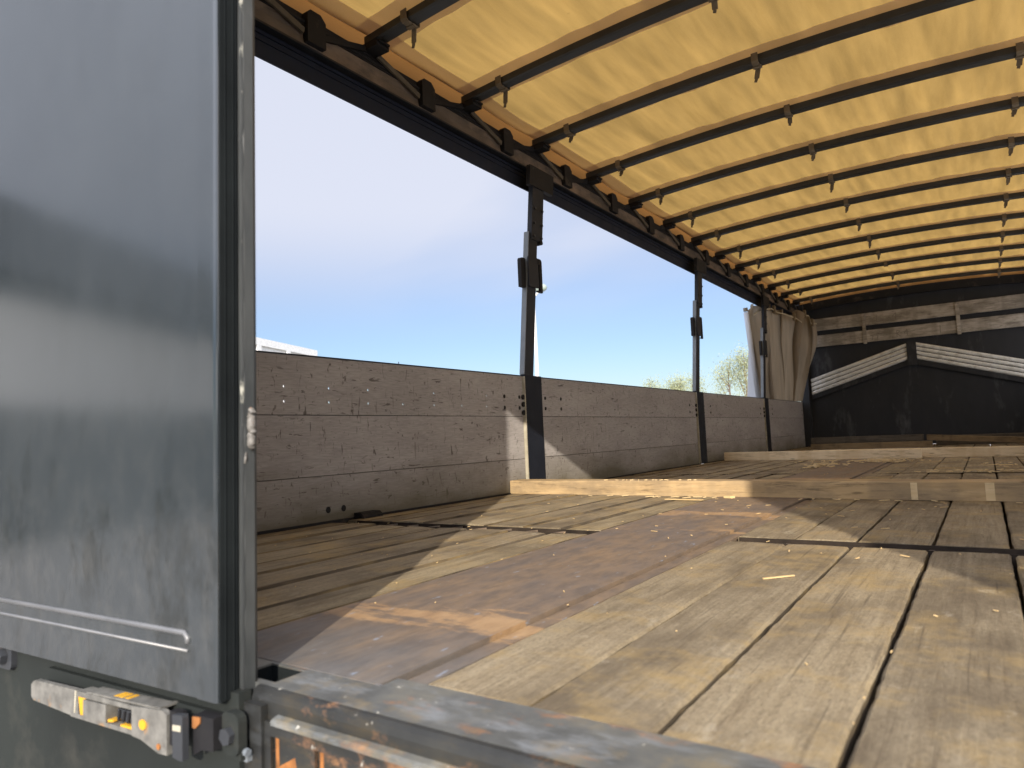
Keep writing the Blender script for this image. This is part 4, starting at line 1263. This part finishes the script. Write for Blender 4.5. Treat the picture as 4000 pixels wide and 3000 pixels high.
# ------------------------------------------------------------------ surroundings (metres -> units)
K = 1 / S
hall = thing('white_hall', 'white industrial hall with a trimmed roof edge beyond the drop side', 'building', (-22 * K, 10 * K, GZ))
A0 = Vector((-21.8, 15.6)); A1 = Vector((-23.3, 19.7)); dr = (A1 - A0).normalized(); nr = Vector((-dr.y, dr.x))
B0 = A0 - dr * 22
def hallbox(name, s0, s1, d0, d1, z0, z1, mat):
    bm = NB()
    pts = [A1 - dr * s0 + nr * d0, A1 - dr * s1 + nr * d0, A1 - dr * s1 + nr * d1, A1 - dr * s0 + nr * d1]
    lo = [bm.verts.new((p.x * K, p.y * K, z0 * K)) for p in pts]; hi = [bm.verts.new((p.x * K, p.y * K, z1 * K)) for p in pts]
    bm.faces.new(lo); bm.faces.new(list(reversed(hi)))
    for i in range(4):
        bm.faces.new((lo[i], lo[(i + 1) % 4], hi[(i + 1) % 4], hi[i]))
    return build(name, bm, mat, hall)
HZ = 4.12 + 0.26
hallbox('wall', 0.1, 26, 0.1, 14, GZ * S, HZ - 0.28, WHITE)
hallbox('fascia', 0.0, 26.1, 0.0, 0.25, HZ - 0.27, HZ, WHITE)
hallbox('roof', 0.0, 26.1, 0.26, 14, HZ - 0.1, HZ + 0.02, WHITE)
for s in (2.1, 4.05, 6.0, 8.0):
    hallbox('pilaster', s, s + 0.22, -0.02, 0.099, GZ * S, HZ - 0.28, WHITE)

barn = thing('barn', 'pale barn with a dark roof standing behind the camera', 'building', (-15 * K, -8 * K, GZ))
bn = Vector((-0.93, 0.36)).normalized(); bt_ = Vector((-bn.y, bn.x)); c0 = Vector((-0.90, -0.42)).normalized() * 15
def bp(s, d, z):
    p = c0 + bt_ * s + bn * d
    return (p.x * K, p.y * K, z * K)
def barnquad(name, pts, mat, th=0.15):
    bm = NB()
    f = bm.faces.new([bm.verts.new(bp(*p)) for p in pts])
    r_ = bmesh.ops.extrude_face_region(bm, geom=[f])
    nv = [v for v in r_['geom'] if isinstance(v, bmesh.types.BMVert)]
    f.normal_update()
    for v in nv: v.co += f.normal * th * K
    return build(name, bm, mat, barn)
wz = 3.25
barnquad('wall', [(-7, 0, 1.15), (14, 0, 1.15), (14, 0, wz), (-7, 0, wz)], PALEWALL)
barnquad('added_dark_base', [(-7, 0, GZ * S), (14, 0, GZ * S), (14, 0, 1.149), (-7, 0, 1.149)], DARKBASE)  # unseen dark base, added so the door's lower part reflects darker
barnquad('end_wall', [(-7, 0, GZ * S), (-7, 9, GZ * S), (-7, 9, wz), (-7, 0, wz)], PALEWALL)
barnquad('end_wall', [(14, 0, GZ * S), (14, 9, GZ * S), (14, 9, wz), (14, 0, wz)], PALEWALL)
barnquad('roof', [(-7.4, -0.6, wz - 0.05), (14.4, -0.6, wz - 0.05), (14.4, 5, wz + 3.6), (-7.4, 5, wz + 3.6)], GREYROOF)
barnquad('roof', [(-7.4, 10, wz - 0.05), (14.4, 10, wz - 0.05), (14.4, 5, wz + 3.6), (-7.4, 5, wz + 3.6)], GREYROOF)

lampo = thing('street_lamp', 'slim grey street lamp behind the nearest stake post', 'street lamp', (-15.8 * K, 26.2 * K, GZ))
bm = NB(); tube(bm, [(-16.17 * K, 25.86 * K, GZ), (-16.22 * K, 25.96 * K, 3.2 * K), (-16.22 * K, 25.96 * K, 6.55 * K)], [0.11 * K, 0.085 * K, 0.05 * K], 10)
build('pole', bm, LAMPPOLE, lampo)
bm = NB(); bar(bm, (-16.22 * K, 25.96 * K, 6.55 * K), (-15.92 * K, 26.11 * K, 6.85 * K), 0.08 * K, 0.08 * K); build('arm', bm, LAMPPOLE, lampo)
bm = NB(); bmesh.ops.create_icosphere(bm, subdivisions=2, radius=0.26 * K)
for v in bm.verts: v.co = Vector((v.co.x * 1.3 - 15.92 * K, v.co.y + 26.06 * K, v.co.z * 0.75 + 6.92 * K))
build('lamp_head', bm, LAMPGLASS, lampo, smooth=True)
bm = NB(); d = Vector((-0.69164, 0.73187, 0)) * 55
tube(bm, [(d.x * K, d.y * K, GZ), (d.x * K, d.y * K, 6.75 * K)], [0.05 * K, 0.035 * K], 6)
tag(build('mast', bm, POSTUP), 'thin dark mast tip showing above the drop side', 'mast')

def tree(x, y, h, w, seed, label):
    r_ = random.Random(seed)
    t = thing('birch_tree', label, 'tree', (x * K, y * K, GZ), 'birch trees beyond the drop sides')
    gz = GZ * S
    bm = NB()
    tube(bm, [(x * K, y * K, GZ), ((x + 0.1) * K, y * K, (gz + h * 0.5) * K), (x * K, y * K, (gz + h * 0.97) * K)], [0.11 * K, 0.07 * K, 0.012 * K], 7)
    tips = []
    for i in range(16):
        zb = gz + h * r_.uniform(0.30, 0.82); a = r_.uniform(0, 2 * math.pi); rr = w * r_.uniform(0.5, 1.0) * (1.15 - (zb - gz) / h * 0.7)
        tp_ = Vector((x + rr * math.cos(a), y + rr * math.sin(a), min(zb + r_.uniform(0.7, 1.7), gz + h)))
        tube(bm, [(x * K, y * K, zb * K), (tp_ * K)[:]], [0.03 * K, 0.008 * K], 5)
        tips.append((Vector((x, y, zb)), tp_))
    tips.append((Vector((x, y, gz + h * 0.6)), Vector((x, y, gz + h))))
    build('trunk', bm, BARK, t)
    bm = NB()
    for k in range(4200):
        a, b = r_.choice(tips)
        p = a.lerp(b, r_.uniform(0.35, 1.06)) + Vector((r_.gauss(0, 0.27), r_.gauss(0, 0.27), r_.gauss(0, 0.27)))
        s = r_.uniform(0.022, 0.050)
        n1 = Vector((r_.uniform(-1, 1), r_.uniform(-1, 1), r_.uniform(-1, 1))).normalized()
        n2 = n1.orthogonal().normalized()
        q = [p + n1 * s, p + n2 * s * 0.6, p - n1 * s, p - n2 * s * 0.6]
        bm.faces.new([bm.verts.new((v * K)[:]) for v in q])
    build('crown', bm, LEAF, t, kind='stuff')
tree(-12.6, 41.8, 5.5, 1.2, 1, 'leafiest young birch, between the middle stake and the curtain')
tree(-11.5, 41.5, 6.0, 0.9, 2, 'young birch half hidden behind the pale edge of the curtain')
tree(-15.6, 40.8, 4.6, 0.9, 3, 'young birch top just left of the middle stake post')
tree(-14.9, 42.5, 4.8, 0.6, 4, 'thin birch top right behind the middle stake post')
tree(-16.8, 40.5, 4.5, 0.7, 6, 'small sparse birch top farthest left of the middle stake')
